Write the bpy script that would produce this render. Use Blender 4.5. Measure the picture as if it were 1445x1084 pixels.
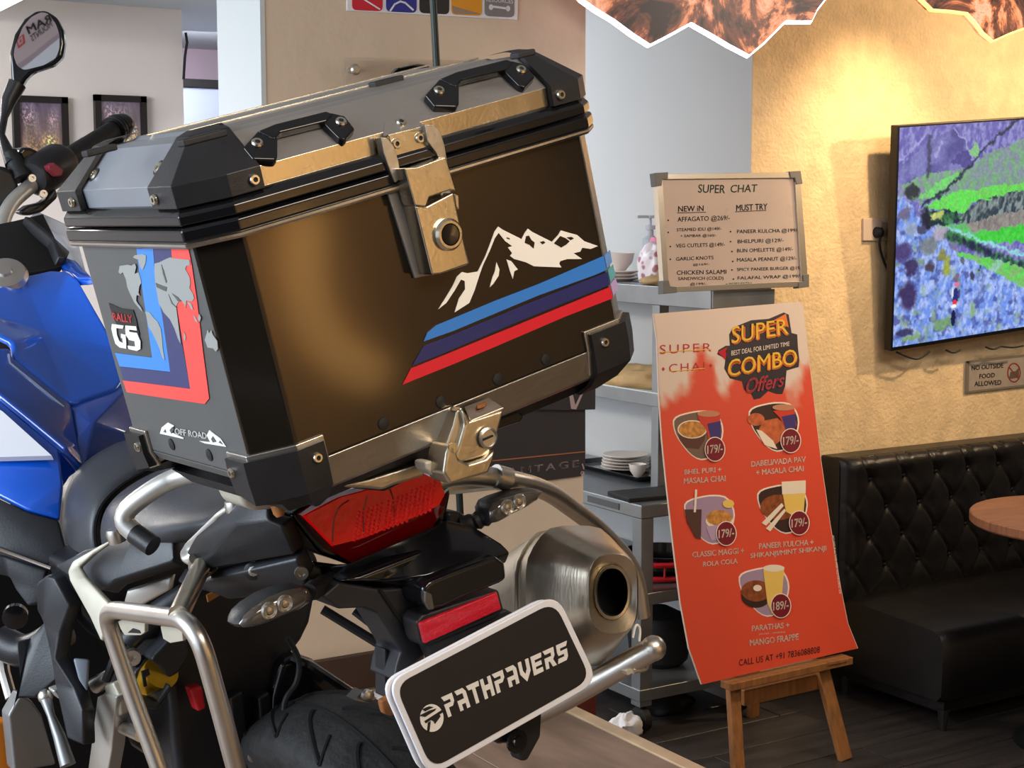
import bpy, bmesh, math, random
import numpy as np
from mathutils import Vector, Matrix, Euler
random.seed(4); np.random.seed(4)
for o in list(bpy.data.objects): bpy.data.objects.remove(o)
SC = bpy.context.scene
COL = SC.collection

# ------------------------------------------------------------------ camera
F = 2200.0; CX, CY = 722.5, 542.0
YAW = math.radians(32.0); PITCH = math.atan(242/2200)
CAM = Vector((0, 0, 1.7))
Rw = Matrix.Rotation(-YAW, 3, 'Z')
RIGHT = Rw @ Vector((1, 0, 0)); FWD = Rw @ Vector((0, math.cos(PITCH), -math.sin(PITCH))); UP = Rw @ Vector((0, math.sin(PITCH), math.cos(PITCH)))
cam = bpy.data.cameras.new('camera'); camo = bpy.data.objects.new('camera', cam); COL.objects.link(camo)
cam.sensor_width = 36; cam.sensor_fit = 'HORIZONTAL'; cam.lens = 36*F/1445; cam.clip_start = 0.02
camo.matrix_world = Matrix.Translation(CAM) @ Matrix((RIGHT, UP, -FWD)).transposed().to_4x4()
cam.dof.use_dof = False
SC.camera = camo

# ------------------------------------------------------------------ light and exposure
SC.view_settings.view_transform = 'Standard'; SC.view_settings.look = 'None'
SC.view_settings.gamma = 1; SC.view_settings.use_curve_mapping = False
SC.view_settings.exposure = 0.0
wd = bpy.data.worlds.new('world'); SC.world = wd; wd.use_nodes = True
wd.node_tree.nodes['Background'].inputs[0].default_value = (0.62, 0.70, 0.85, 1)
wd.node_tree.nodes['Background'].inputs[1].default_value = 1.7

def area(name, loc, target, sx, sy, power, color):
    l = bpy.data.lights.new(name, 'AREA'); l.shape = 'RECTANGLE'; l.size = sx; l.size_y = sy; l.energy = power; l.color = color
    o = bpy.data.objects.new(name, l); COL.objects.link(o); o.location = loc
    o.rotation_euler = (Vector(target)-Vector(loc)).to_track_quat('-Z', 'Y').to_euler(); return o
def spot(name, loc, target, power, color, ang=70, blend=0.6, r=0.03):
    l = bpy.data.lights.new(name, 'SPOT'); l.energy = power; l.color = color; l.spot_size = math.radians(ang); l.spot_blend = blend; l.shadow_soft_size = r
    o = bpy.data.objects.new(name, l); COL.objects.link(o); o.location = loc
    o.rotation_euler = (Vector(target)-Vector(loc)).to_track_quat('-Z', 'Y').to_euler(); return o
WARM = (1.0, 0.70, 0.40); SOFTWARM = (1.0, 0.87, 0.73); COOL = (0.80, 0.90, 1.0)
area('shopfront_daylight', (-2.6, 2.2, 2.2), (1.2, 2.4, 1.1), 2.6, 1.8, 170, COOL)
area('back_room_panel', (-0.2, 5.2, 2.40), (0.3, 5.3, 0), 1.6, 0.8, 110, (1.0, 0.95, 0.9))
area('ceiling_panel_over_display', (0.9, 0.2, 2.5), (0.9, 1.4, 0.9), 1.0, 0.6, 34, SOFTWARM)
area('ceiling_panel_over_sofa', (3.8, 2.2, 2.5), (3.9, 3.0, 0), 1.2, 0.5, 26, SOFTWARM)
spot('downlight_television_wall', (5.25, 2.95, 2.46), (4.3, 4.03, 1.7), 130, WARM, 90, 0.9, .05)
spot('downlight_poster_wall', (4.0, 3.35, 2.5), (3.95, 4.03, 1.85), 60, WARM, 64, 1.0)
area('recess_fill', (2.7, 5.6, 2.5), (3.4, 5.2, .9), 1.0, 1.0, 24, (0.86, 0.93, 1.0))  # added fill light to brighten the rack recess
area('far_gap_fill', (2.6, 7.1, 2.5), (2.7, 7.6, 1.2), .6, .6, 28, (0.95, 0.93, 1.0))  # added fill light for the dark gap left of the column
spot('rear_wall_fill', (2.2, -1.6, 2.5), (2.5, -2.55, 1.5), 160, WARM, 62, 0.5)  # this and next two: unseen spots added to warm the wall the case reflects
spot('rear_wall_fill_far', (3.4, -1.6, 2.5), (3.7, -2.55, 1.5), 70, WARM, 80, 0.5)
spot('rear_wall_fill_near', (0.9, -1.7, 2.5), (1.0, -2.55, 1.6), 60, WARM, 70, 0.5)

# ------------------------------------------------------------------ geometry of the picture
def wray(px, py):
    return CAM.copy(), FWD + RIGHT*((px-CX)/F) - UP*((py-CY)/F)
# bike frame: x to the right of the bike, y forward, z up; origin under the rear edge of the luggage case
_ya, _ro, _pt = 0.6465, -0.2526, -0.0070
BR = Rw @ (Matrix.Rotation(_ya, 3, 'Z') @ Matrix.Rotation(_ro, 3, 'Y') @ Matrix.Rotation(_pt, 3, 'X'))
BT = Rw @ Vector((-0.0366, 1.4276, 1.5288))
BI = BR.transposed()
def plane_hit(o, d, p, n):
    n = Vector(n); t = (Vector(p)-o).dot(n)/d.dot(n); return o+d*t
def bray(px, py):
    o, d = wray(px, py); return BI @ (o-BT), BI @ d
def B(px, py, x=None, y=None, z=None, pl=None):
    o, d = bray(px, py)
    if pl: return plane_hit(o, d, *pl)
    ax, v = (0, x) if x is not None else (1, y) if y is not None else (2, z)
    return o + d*((v-o[ax])/d[ax])
def W(px, py, x=None, y=None, z=None, pl=None):
    o, d = wray(px, py)
    if pl: return plane_hit(o, d, *pl)
    ax, v = (0, x) if x is not None else (1, y) if y is not None else (2, z)
    return o + d*((v-o[ax])/d[ax])

# ------------------------------------------------------------------ materials
MATS = {}
def mat(name, col, rough=0.5, metal=0.0, noise=0.0, nscale=20, bump=0.0, bscale=80, emit=None, estr=0, trans=0, coat=0, spec=0.5, aniso=0, stretch=None, ior=1.45, alpha=1):
    if name in MATS: return MATS[name]
    m = bpy.data.materials.new(name); m.use_nodes = True; nt = m.node_tree; b = nt.nodes['Principled BSDF']
    c = tuple(((v/255)/12.92 if v/255 <= .04045 else ((v/255+.055)/1.055)**2.4) for v in col)
    b.inputs['Base Color'].default_value = (*c, 1); b.inputs['Roughness'].default_value = rough; b.inputs['Metallic'].default_value = metal
    b.inputs['Transmission Weight'].default_value = trans; b.inputs['Coat Weight'].default_value = coat; b.inputs['Specular IOR Level'].default_value = spec
    b.inputs['IOR'].default_value = ior; b.inputs['Alpha'].default_value = alpha
    tc = nt.nodes.new('ShaderNodeTexCoord'); mp = nt.nodes.new('ShaderNodeMapping'); nt.links.new(tc.outputs['Object'], mp.inputs[0])
    if stretch: mp.inputs['Scale'].default_value = stretch
    if emit:
        e = tuple((v/255)**2.2 for v in emit); b.inputs['Emission Color'].default_value = (*e, 1); b.inputs['Emission Strength'].default_value = estr
    if noise:
        n = nt.nodes.new('ShaderNodeTexNoise'); n.inputs['Scale'].default_value = nscale; n.inputs['Detail'].default_value = 6; nt.links.new(mp.outputs[0], n.inputs[0])
        r = nt.nodes.new('ShaderNodeMapRange'); r.inputs[1].default_value = .3; r.inputs[2].default_value = .7
        r.inputs[3].default_value = 1-noise; r.inputs[4].default_value = 1+noise; nt.links.new(n.outputs[0], r.inputs[0])
        mx = nt.nodes.new('ShaderNodeVectorMath'); mx.operation = 'SCALE'; mx.inputs[0].default_value = c; nt.links.new(r.outputs[0], mx.inputs['Scale'])
        nt.links.new(mx.outputs[0], b.inputs['Base Color'])
        r2 = nt.nodes.new('ShaderNodeMapRange'); r2.inputs[3].default_value = max(0, rough-.08); r2.inputs[4].default_value = min(1, rough+.08); nt.links.new(n.outputs[0], r2.inputs[0])
        nt.links.new(r2.outputs[0], b.inputs['Roughness'])
    if bump:
        n = nt.nodes.new('ShaderNodeTexNoise'); n.inputs['Scale'].default_value = bscale; n.inputs['Detail'].default_value = 5; nt.links.new(mp.outputs[0], n.inputs[0])
        bp = nt.nodes.new('ShaderNodeBump'); bp.inputs['Strength'].default_value = bump; bp.inputs['Distance'].default_value = .01
        nt.links.new(n.outputs[0], bp.inputs['Height']); nt.links.new(bp.outputs[0], b.inputs['Normal'])
    MATS[name] = m; return m
def vmat(name, rough=.5, emit=0.0):
    if name in MATS: return MATS[name]
    m = bpy.data.materials.new(name); m.use_nodes = True; nt = m.node_tree; b = nt.nodes['Principled BSDF']
    a = nt.nodes.new('ShaderNodeVertexColor'); a.layer_name = 'col'; nt.links.new(a.outputs[0], b.inputs['Base Color']); b.inputs['Roughness'].default_value = rough
    if emit:
        nt.links.new(a.outputs[0], b.inputs['Emission Color']); b.inputs['Emission Strength'].default_value = emit
        b.inputs['Specular IOR Level'].default_value = .2; b.inputs['Base Color'].default_value = (0, 0, 0, 1)
        for l_ in [l for l in nt.links if l.to_socket == b.inputs['Base Color']]: nt.links.remove(l_)
    MATS[name] = m; return m

# brushed and painted things
ALU = mat('brushed_aluminium', (186, 180, 170), .34, 1, .10, 9, .05, 200)
LIDALU = mat('anodised_aluminium', (148, 145, 142), .46, .7, .10, 6, .05, 150)
GOLDALU = mat('satin_aluminium', (205, 196, 176), .26, 1, .08, 30, .03, 260)
STEEL = mat('stainless_tube', (205, 200, 190), .34, 1, .06, 12, .02, 120)
MUF = mat('brushed_muffler_steel', (200, 190, 170), .33, 1, .10, 14, .05, 90, stretch=(1, 5, 1))
COATB = mat('black_powder_coat', (70, 63, 55), .09, .85)
COATS = mat('lit_side_powder_coat', (88, 88, 86), .48, .2, .06, 8, .02, 300)  # same black coat, lightened for the cool light on the left face
BLACKM = mat('matte_black_plastic', (26, 26, 28), .42, 0, .10, 40, .06, 400)
BLACKG = mat('gloss_black_plastic', (14, 14, 16), .16, 0, coat=.3)
BLACKR = mat('black_rubber', (20, 20, 21), .62, 0, .15, 60, .1, 200)
GREYP = mat('dark_grey_plastic', (36, 37, 40), .42, 0, .08, 40, .05, 400)
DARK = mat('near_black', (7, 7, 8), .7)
BLUE = mat('blue_metallic_paint', (8, 88, 204), .24, .1, coat=1)
BLUED = mat('deep_blue_paint', (10, 70, 168), .26, .1, coat=1)
WHITEP = mat('white_paint', (226, 226, 230), .35)
SILV = mat('silver_painted_frame', (200, 198, 190), .38, .7, .05, 20)
SEATM = mat('seat_vinyl', (54, 55, 58), .42, 0, .08, 30, .08, 500)
BEIGE = mat('cream_bracket_paint', (184, 178, 160), .45, .2, .06, 30)
RIV = mat('rivet_steel', (215, 208, 190), .25, 1)
VWHITE = mat('white_vinyl', (228, 224, 216), .4)
VBLUE = mat('light_blue_vinyl', (44, 116, 196), .35, coat=.3)
VNAVY = mat('navy_vinyl', (30, 36, 92), .35, coat=.3)
VRED = mat('red_vinyl', (226, 52, 52), .35, coat=.3)
VRED2 = mat('crimson_vinyl', (200, 24, 44), .35, coat=.3)
VGREY = mat('grey_vinyl', (150, 152, 148), .45)
VBLACK = mat('black_vinyl', (10, 10, 10), .4)
REDL = mat('red_lens', (255, 0, 4), .22, 0, .1, 40, .08, 160, coat=.3)
REDD = mat('dark_red_lens', (112, 4, 10), .1, 0, coat=.8)
REFL = mat('red_reflector', (190, 16, 40), .25, 0, .15, 200, .3, 300, coat=.5)
CLEAR = mat('smoked_clear_lens', (74, 68, 60), .10, .1, .1, 50, .05, 90, coat=1)
LED = mat('led_reflector', (178, 172, 160), .25, .8)
GOLD = mat('gold_reservoir', (214, 164, 40), .3, .8, .1, 60)
TYRE = mat('tyre_rubber', (34, 33, 32), .72, 0, .35, 25, .4, 60)
GLASSM = mat('mirror_glass', (235, 235, 238), .02, 1)
SCREENG = mat('clear_windscreen', (225, 230, 238), .12, 0, trans=.62, ior=1.2, spec=.5)
RUST = mat('rusty_steel', (150, 96, 52), .7, .3, .3, 60, .3, 100)
REDK = mat('red_plastic', (190, 20, 34), .35)
REDB = mat('dull_red_switch', (120, 34, 48), .4)
# room
LEFTW = mat('off_white_plaster', (226, 216, 210), .8, 0, .03, 3, .15, 18)
PLASTER = mat('beige_plaster', (212, 192, 168), .78, 0, .05, 3, .25, 18)
GOLDPL = mat('golden_textured_plaster', (218, 192, 150), .6, 0, .12, 16, .45, 70)
BLUEW = mat('pale_grey_wall', (188, 189, 188), .7, 0, .03, 2, .08, 14)
SIDELIT = mat('daylit_column_side', (196, 202, 203), .7, 0, .02, 2, .04, 20)
CEIL = mat('grey_ceiling', (200, 204, 208), .8)
HEELP = mat('cast_grey_metal', (128, 128, 126), .42, .6, .06, 20)
DARKW = mat('dark_wall_for_chamfer', (40, 38, 40), .8)
PINKW = mat('pinkish_wall', (176, 160, 172), .8, 0, .05, 3)
DBROWN = mat('dark_brown_baseboard', (66, 46, 34), .6, 0, .15, 8)
REDBR = mat('dark_red_wood', (92, 36, 30), .5, 0, .2, 10, .05, 40, stretch=(1, 1, .1))
WFLOOR = mat('dark_floor_plank', (56, 52, 50), .42, 0, .3, 6, .15, 30, stretch=(.3, 4, 1))
WPLAT = mat('worn_wood_platform', (120, 101, 88), .5, 0, .38, 7, .15, 14, stretch=(2, .6, 1))
TRIMM = mat('pale_platform_trim', (196, 172, 140), .4, .2, .15, 12)
WOOD = mat('oak_wood', (150, 98, 52), .5, 0, .25, 12, .15, 40, stretch=(6, 6, .6))
WOODT = mat('brown_laminate', (150, 100, 70), .4, 0, .25, 10, .05, 40, stretch=(1, 8, 1))
LEATH = mat('black_leather', (16, 14, 14), .38, 0, .15, 12, .12, 200)
SSTEEL = mat('shelf_steel', (150, 156, 160), .35, .85, .08, 10)
BEZEL = mat('television_bezel', (12, 12, 13), .3)
FRAMEB = mat('black_picture_frame', (18, 16, 18), .4)
PAPER = mat('kraft_paper', (178, 146, 98), .75, 0, .15, 20, .5, 14)
CERAM = mat('cream_ceramic', (225, 215, 205), .3)
BOARDW = mat('whiteboard_surface', (198, 180, 168), .3, 0, .03, 6)
POSTC = mat('poster_cream', (222, 200, 182), .55)
PRINTBLK = mat('black_print', (22, 22, 24), .6)
PRINTGRN = mat('green_marker', (24, 84, 62), .6)
PRINTTEAL = mat('teal_marker', (40, 150, 130), .6)
PRINTW = mat('cream_print', (246, 226, 206), .6)
GREYSIGN = mat('engraved_grey_sign', (150, 140, 128), .5, 0, .08, 30)
GREYSIGN2 = mat('engraved_dark_edge', (112, 104, 94), .5)
BANNER = mat('charcoal_banner', (52, 48, 50), .55)

# ------------------------------------------------------------------ mesh building
class MB:
    def __init__(s): s.v = []; s.f = []; s.mi = []
    def add(s, vs, fs, m=0):
        n = len(s.v); s.v += [Vector(v) for v in vs]; s.f += [tuple(i+n for i in f) for f in fs]; s.mi += [m]*len(fs); return s
    def box(s, lo, hi, m=0, rot=None, piv=None):
        x0, y0, z0 = lo; x1, y1, z1 = hi
        vs = [Vector(p) for p in ((x0, y0, z0), (x1, y0, z0), (x1, y1, z0), (x0, y1, z0), (x0, y0, z1), (x1, y0, z1), (x1, y1, z1), (x0, y1, z1))]
        if rot is not None:
            c = Vector(piv) if piv is not None else (Vector(lo)+Vector(hi))/2
            vs = [rot @ (v-c)+c for v in vs]
        return s.add(vs, [(3, 2, 1, 0), (4, 5, 6, 7), (0, 1, 5, 4), (1, 2, 6, 5), (2, 3, 7, 6), (3, 0, 4, 7)], m)
    def prism(s, pts, vec, m=0):
        n = len(pts); a = [Vector(p) for p in pts]; b = [p+Vector(vec) for p in a]
        return s.add(a+b, [tuple(range(n)), tuple(range(2*n-1, n-1, -1))]+[(i, i+n, (i+1) % n+n, (i+1) % n) for i in range(n)], m)
    def loft(s, rings, caps=(True, True), closed=True, m=0):
        n = len(rings[0]); vs = [p for r in rings for p in r]; fs = []
        for k in range(len(rings)-1):
            for i in range(n if closed else n-1):
                j = (i+1) % n; fs.append((k*n+i, k*n+j, (k+1)*n+j, (k+1)*n+i))
        if caps[0]: fs.append(tuple(range(n-1, -1, -1)))
        if caps[1]: fs.append(tuple((len(rings)-1)*n+i for i in range(n)))
        return s.add(vs, fs, m)
    def tube(s, pts, r, seg=14, fillet=0.0, m=0, caps=True):
        pts = [Vector(p) for p in pts]
        if fillet: pts = fil(pts, fillet)
        rs = r if isinstance(r, (list, tuple)) else [r]*len(pts)
        if len(rs) != len(pts): rs = [rs[0]+(rs[-1]-rs[0])*i/(len(pts)-1) for i in range(len(pts))]
        rings = []; up = None
        for i, p in enumerate(pts):
            t = (pts[min(i+1, len(pts)-1)]-pts[max(i-1, 0)]).normalized()
            if up is None: up = t.orthogonal().normalized()
            up = (up - t*up.dot(t)).normalized(); sd = t.cross(up)
            rings.append([p+(up*math.cos(a)+sd*math.sin(a))*rs[i] for a in [2*math.pi*k/seg for k in range(seg)]])
        return s.loft(rings, (caps, caps), True, m)
    def disc(s, c, n, r, h, seg=20, m=0, r2=None):
        c = Vector(c); n = Vector(n).normalized(); return s.tube([c, c+n*h], [r, r2 if r2 is not None else r], seg, m=m)
    def lathe(s, c, axis, prof, seg=24, m=0, caps=(True, True)):
        c = Vector(c); ax = Vector(axis).normalized(); u = ax.orthogonal().normalized(); w = ax.cross(u)
        rings = [[c+ax*h+(u*math.cos(a)+w*math.sin(a))*r for a in [2*math.pi*k/seg for k in range(seg)]] for r, h in prof]
        return s.loft(rings, caps, True, m)
    def sphere(s, c, r, m=0, seg=16, sc=(1, 1, 1)):
        c = Vector(c); rings = []
        for i in range(1, seg//2):
            a = math.pi*i/(seg//2)
            rings.append([c+Vector((sc[0]*r*math.sin(a)*math.cos(t), sc[1]*r*math.sin(a)*math.sin(t), -sc[2]*r*math.cos(a))) for t in [2*math.pi*k/seg for k in range(seg)]])
        return s.loft(rings, (True, True), True, m)
def fil(pts, rad):
    out = [pts[0]]
    for i in range(1, len(pts)-1):
        a, b, c = pts[i-1], pts[i], pts[i+1]
        d1 = min(rad, (a-b).length*.49); d2 = min(rad, (c-b).length*.49)
        p = b+(a-b).normalized()*d1; q = b+(c-b).normalized()*d2
        for k in range(7):
            t = k/6; out.append(p*(1-t)**2+b*2*t*(1-t)+q*t*t)
    out.append(pts[-1]); return out
def rpoly(pts, r, n=4):                                             # rounded 2-D polygon
    out = []; N = len(pts); P = [Vector(p) for p in pts]
    for i in range(N):
        a, b, c = P[i-1], P[i], P[(i+1) % N]
        ri = r[i] if isinstance(r, (list, tuple)) else r
        d1 = min(ri, (a-b).length*.45); d2 = min(ri, (c-b).length*.45)
        if ri <= 0: out.append(b); continue
        p = b+(a-b).normalized()*d1; q = b+(c-b).normalized()*d2
        for k in range(n+1):
            t = k/n; out.append(p*(1-t)**2+b*2*t*(1-t)+q*t*t)
    return out
def obj(name, mb, m, parent=None, bevel=0, seg=2, smooth=35, off=None, label=None, recalc=True, sub=0, wn=True):
    me = bpy.data.meshes.new(name)
    vs = [tuple(v-off) for v in mb.v] if off is not None else [tuple(v) for v in mb.v]
    me.from_pydata(vs, [], mb.f)
    ms = m if isinstance(m, (list, tuple)) else [m]
    for x in ms: me.materials.append(x)
    if len(ms) > 1: me.polygons.foreach_set('material_index', mb.mi)
    if recalc:
        bm = bmesh.new(); bm.from_mesh(me); bmesh.ops.recalc_face_normals(bm, faces=bm.faces); bm.to_mesh(me); bm.free()
    if smooth:
        me.shade_smooth(); me.set_sharp_from_angle(angle=math.radians(smooth))
    o = bpy.data.objects.new(name, me); COL.objects.link(o)
    if parent: o.parent = parent
    if bevel:
        b = o.modifiers.new('b', 'BEVEL'); b.width = bevel; b.segments = seg; b.limit_method = 'ANGLE'; b.angle_limit = math.radians(24); b.harden_normals = bool(smooth)
    if sub:
        b = o.modifiers.new('s', 'SUBSURF'); b.levels = sub; b.render_levels = sub
    if label: o['label'] = label
    return o
def thing(name, label, cat, loc=(0, 0, 0), group=None, mw=None):
    o = bpy.data.objects.new(name, None); COL.objects.link(o); o.empty_display_size = .1
    if mw is not None: o.matrix_world = mw
    else: o.location = loc
    o['label'] = label; o['category'] = cat
    if group: o['group'] = group
    return o
def tag(o, label, cat, group=None):
    o['label'] = label; o['category'] = cat
    if group: o['group'] = group
    return o
def struct(name, mb, m, parent=None, **k):
    o = obj(name, mb, m, parent, **k)
    if parent is None: o['kind'] = 'structure'
    return o
def center(mb, base=True):
    xs = [v.x for v in mb.v]; ys = [v.y for v in mb.v]; zs = [v.z for v in mb.v]
    return Vector(((min(xs)+max(xs))/2, (min(ys)+max(ys))/2, min(zs)))
def solo(name, mb, m, label, cat, group=None, **k):                 # a thing that is one mesh, origin at its base
    c = center(mb); o = obj(name, mb, m, None, off=c, **k); o.location = c; return tag(o, label, cat, group)

# lettering: text mesh laid on a surface; f maps (u,v) in 0..1 of the text box to a point
def text_mesh(body, spacing=1.0, shear=0.0, offset=0.0, res=3):
    cu = bpy.data.curves.new('t', 'FONT'); cu.body = body; cu.space_character = spacing; cu.shear = shear; cu.offset = offset; cu.resolution_u = res
    to = bpy.data.objects.new('t', cu); COL.objects.link(to)
    dg = bpy.context.evaluated_depsgraph_get(); dg.update()
    me = bpy.data.meshes.new_from_object(to.evaluated_get(dg)); bpy.data.objects.remove(to)
    vs = np.array([v.co[:] for v in me.vertices]); fs = [tuple(p.vertices) for p in me.polygons]
    bpy.data.meshes.remove(me)
    return vs, fs
def quadmap(q):
    tl, tr, br, bl = [Vector(p) for p in q]
    return lambda u, v: (bl*(1-u)+br*u)*(1-v)+(tl*(1-u)+tr*u)*v
def lettering(body, hitf, q, m, parent, off=None, name='lettering', lift=Vector((0, 0, 0)), keep=True, **k):
    """q = TL,TR,BR,BL of the text box; hitf turns such a point into a point of the surface"""
    off_ = k.pop('offset', 0)                                       # stroke weight: copies of the outline a hair apart
    vs, fs = text_mesh(body, **k)
    if len(vs) == 0: return
    if off_ > 0:
        n0 = len(vs); d_ = off_*1.6; sh = [(-d_, 0), (d_, 0), (0, d_*.7), (0, -d_*.7)]
        fs = [tuple(i+n0*j for i in f) for j in range(5) for f in fs]; vs = np.concatenate([vs]+[vs+np.array([a, b, 0]) for a, b in sh])
    lo = vs.min(0); hi = vs.max(0); s = hi-lo; s[s == 0] = 1
    qm = quadmap([(*p, 0) for p in q]); mb = MB(); out = []
    for v in vs:
        u, w = (v[0]-lo[0])/s[0], (v[1]-lo[1])/s[1]
        p = qm(u, w); out.append(hitf(p.x, p.y)+lift)
    mb.add(out, fs)
    return obj(name, mb, m, parent, off=off, smooth=0, recalc=False)
def flat(name, px, hitf, m, parent, lift=None, off=None, back=None, bevel=0, label=None, smooth=35):
    """thin plate: outline px on a surface, thickness vector back"""
    pts = [hitf(*p)+(lift if lift is not None else Vector()) for p in px]
    mb = MB().prism(pts, back)
    return obj(name, mb, m, parent, off=off, bevel=bevel, label=label, smooth=smooth)
def ell(cx, cy, rx, ry, n=24, rot=0):
    c, s = math.cos(rot), math.sin(rot)
    return [(cx+rx*math.cos(t)*c-ry*math.sin(t)*s, cy+rx*math.cos(t)*s+ry*math.sin(t)*c) for t in [2*math.pi*k/n for k in range(n)]]
def vgrid(name, cornf, nx, ny, colf, m, parent=None, off=None):
    """grid of nx x ny cells, cornf(u,v)->point with v down, colf(U,V arrays)->rgb 0..255"""
    us, vsn = np.meshgrid(np.linspace(0, 1, nx+1), np.linspace(0, 1, ny+1))
    co = [cornf(u, v) for u, v in zip(us.ravel(), vsn.ravel())]
    fs = [(j*(nx+1)+i, (j+1)*(nx+1)+i, (j+1)*(nx+1)+i+1, j*(nx+1)+i+1) for j in range(ny) for i in range(nx)]
    mb = MB(); mb.v = [Vector(c) for c in co]; mb.f = fs; mb.mi = [0]*len(fs)
    o = obj(name, mb, m, parent, off=off, smooth=0, recalc=False)
    rgb = np.clip(colf(us.ravel(), vsn.ravel()), 0, 255)/255
    lin = np.where(rgb <= .04045, rgb/12.92, ((rgb+.055)/1.055)**2.4)
    ca = o.data.color_attributes.new('col', 'FLOAT_COLOR', 'POINT')
    ca.data.foreach_set('color', np.concatenate([lin, np.ones((len(lin), 1))], 1).ravel().astype(np.float32)); return o
_rng = np.random.default_rng(5); _tab = _rng.random((64, 64))
def vn(x, y):
    xi = np.floor(x).astype(int); yi = np.floor(y).astype(int); fx = x-xi; fy = y-yi; fx = fx*fx*(3-2*fx); fy = fy*fy*(3-2*fy)
    g = lambda a, b: _tab[a % 64, b % 64]
    return (g(xi, yi)*(1-fx)+g(xi+1, yi)*fx)*(1-fy)+(g(xi, yi+1)*(1-fx)+g(xi+1, yi+1)*fx)*fy
def fbm(x, y, o=4): return sum(vn(x*2**k+k*7, y*2**k+k*3)/2**(k+1) for k in range(o))

# ================================================================== THE ROOM
YC = 3.48                     # front of the column
YW = 4.03                     # television wall
XS = W(1060, 300, y=YW).x     # left end of the television wall
XC0 = W(378, 300, y=YC).x; XC1 = W(825, 300, y=YC).x
YFAR = 6.5
CZ = 2.56; PZ = 0.5
XP = W(880, 1040, z=PZ).x; YP = 3.34
# floor boards, each a plank
fb = struct('floor', MB().box((-4, -2.6, -.06), (9, 9, -.012)), WFLOOR, smooth=0)
pl = None; k = 0
for i in range(14):
    y0 = 1.6+i*.19
    for j in range(3):
        x0 = 2.0+j*1.5-(i % 3)*.45
        if x0+1.5 < XP-.1: continue
        q = MB().box((x0+.002, y0+.002, -.012), (x0+1.497, y0+.187, 0)); obj('plank', q, WFLOOR, fb, smooth=0, bevel=.0015, seg=1)
# walls
struct('wall_right', MB().box((XS-.003, YW, 0), (9, YW+.12, CZ)), GOLDPL, smooth=0)
struct('wall_side', MB().box((XS-.005, YW+.0005, 0), (XS+.12, 9, CZ)), BLUEW, smooth=0)
wf = MB().box((-4, YFAR, 0), (W(258, 100, y=YFAR).x, YFAR+.1, CZ)); struct('wall_front', wf, LEFTW, smooth=0)
struct('wall_far', MB().box((1.5, 8.0, 0), (XS, 8.1, CZ)), PINKW, smooth=0)
struct('wall_back', MB().box((.2, -2.72, 0), (9, -2.6, CZ)), GOLDPL, smooth=0)
struct('wall_back_dark', MB().box((-4, -2.72, 0), (.2, -2.6, CZ)), DARKW, smooth=0)  # unseen wall made dark here so the case chamfer reflects dark
struct('wall_end', MB().box((9, -2.7, 0), (9.1, 9, CZ)), PLASTER, smooth=0)
struct('ceiling', MB().box((-1.6, -2.7, CZ), (9.1, 9, CZ+.1)), CEIL, smooth=0)
zs = W(120, 40, y=YFAR).z
struct('trim_soffit', MB().box((-4, 4.6, zs), (XC0-.1, YFAR, CZ+.05)), CEIL, smooth=0)
# column with a wood-clad foot
struct('wall_column', MB().box((XC0, YC, 0), (XC1, YC+.262, CZ)), PLASTER, smooth=0)
struct('wall_column_side', MB().box((XC0-.012, YC-.002, 0), (XC0, YC+.27, CZ)), SIDELIT, smooth=0)  # side face coloured lighter to carry the cool daylight on it
zb = W(560, 912, y=YC).z; zt = W(560, 952, y=YC-.02).z
struct('baseboard_column', MB().box((XC0-.02, YC-.022, PZ), (XC1+.02, YC-.001, zb)), DBROWN, smooth=0, bevel=.002)
struct('baseboard_column_foot', MB().box((XC1-.25, YC-.05, 0), (W(842, 960, y=YC-.05).x, YC-.002, W(830, 950, y=YC-.05).z)), REDBR, smooth=0, bevel=.003)
struct('baseboard_right', MB().box((XS-.002, YW-.014, 0), (9, YW-.001, .09)), DBROWN, smooth=0, bevel=.002)
# raised display platform: boards, pale edge trims
plat = struct('floor_platform', MB().box((-2.2, -.3, 0), (XP-.012, YP, PZ-.02)), DARK, smooth=0)
nb = 12
for i in range(nb):
    x0 = XP-.012-.34*(i+1)
    if x0 < -2.3: break
    for (ya, yb) in ((-.3, 1.35), (1.35, YP)):
        obj('board', MB().box((x0+.0015, ya+.0015, PZ-.02), (x0+.3385, yb-.0015, PZ)), WPLAT, plat, smooth=0, bevel=.0015, seg=1)
struct('trim_platform_side', MB().box((XP-.012, -.3, PZ-.12), (XP+.028, YP+.03, PZ+.004)), TRIMM, smooth=0, bevel=.003)
struct('trim_platform_end', MB().box((-2.2, YP, PZ-.12), (XP-.012, YP+.05, PZ+.012)), WHITEP, smooth=0, bevel=.003)
struct('trim_platform_face', MB().box((XP-.01, -.3, 0), (XP+.01, YP, PZ-.12)), REDBR, smooth=0)

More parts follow.
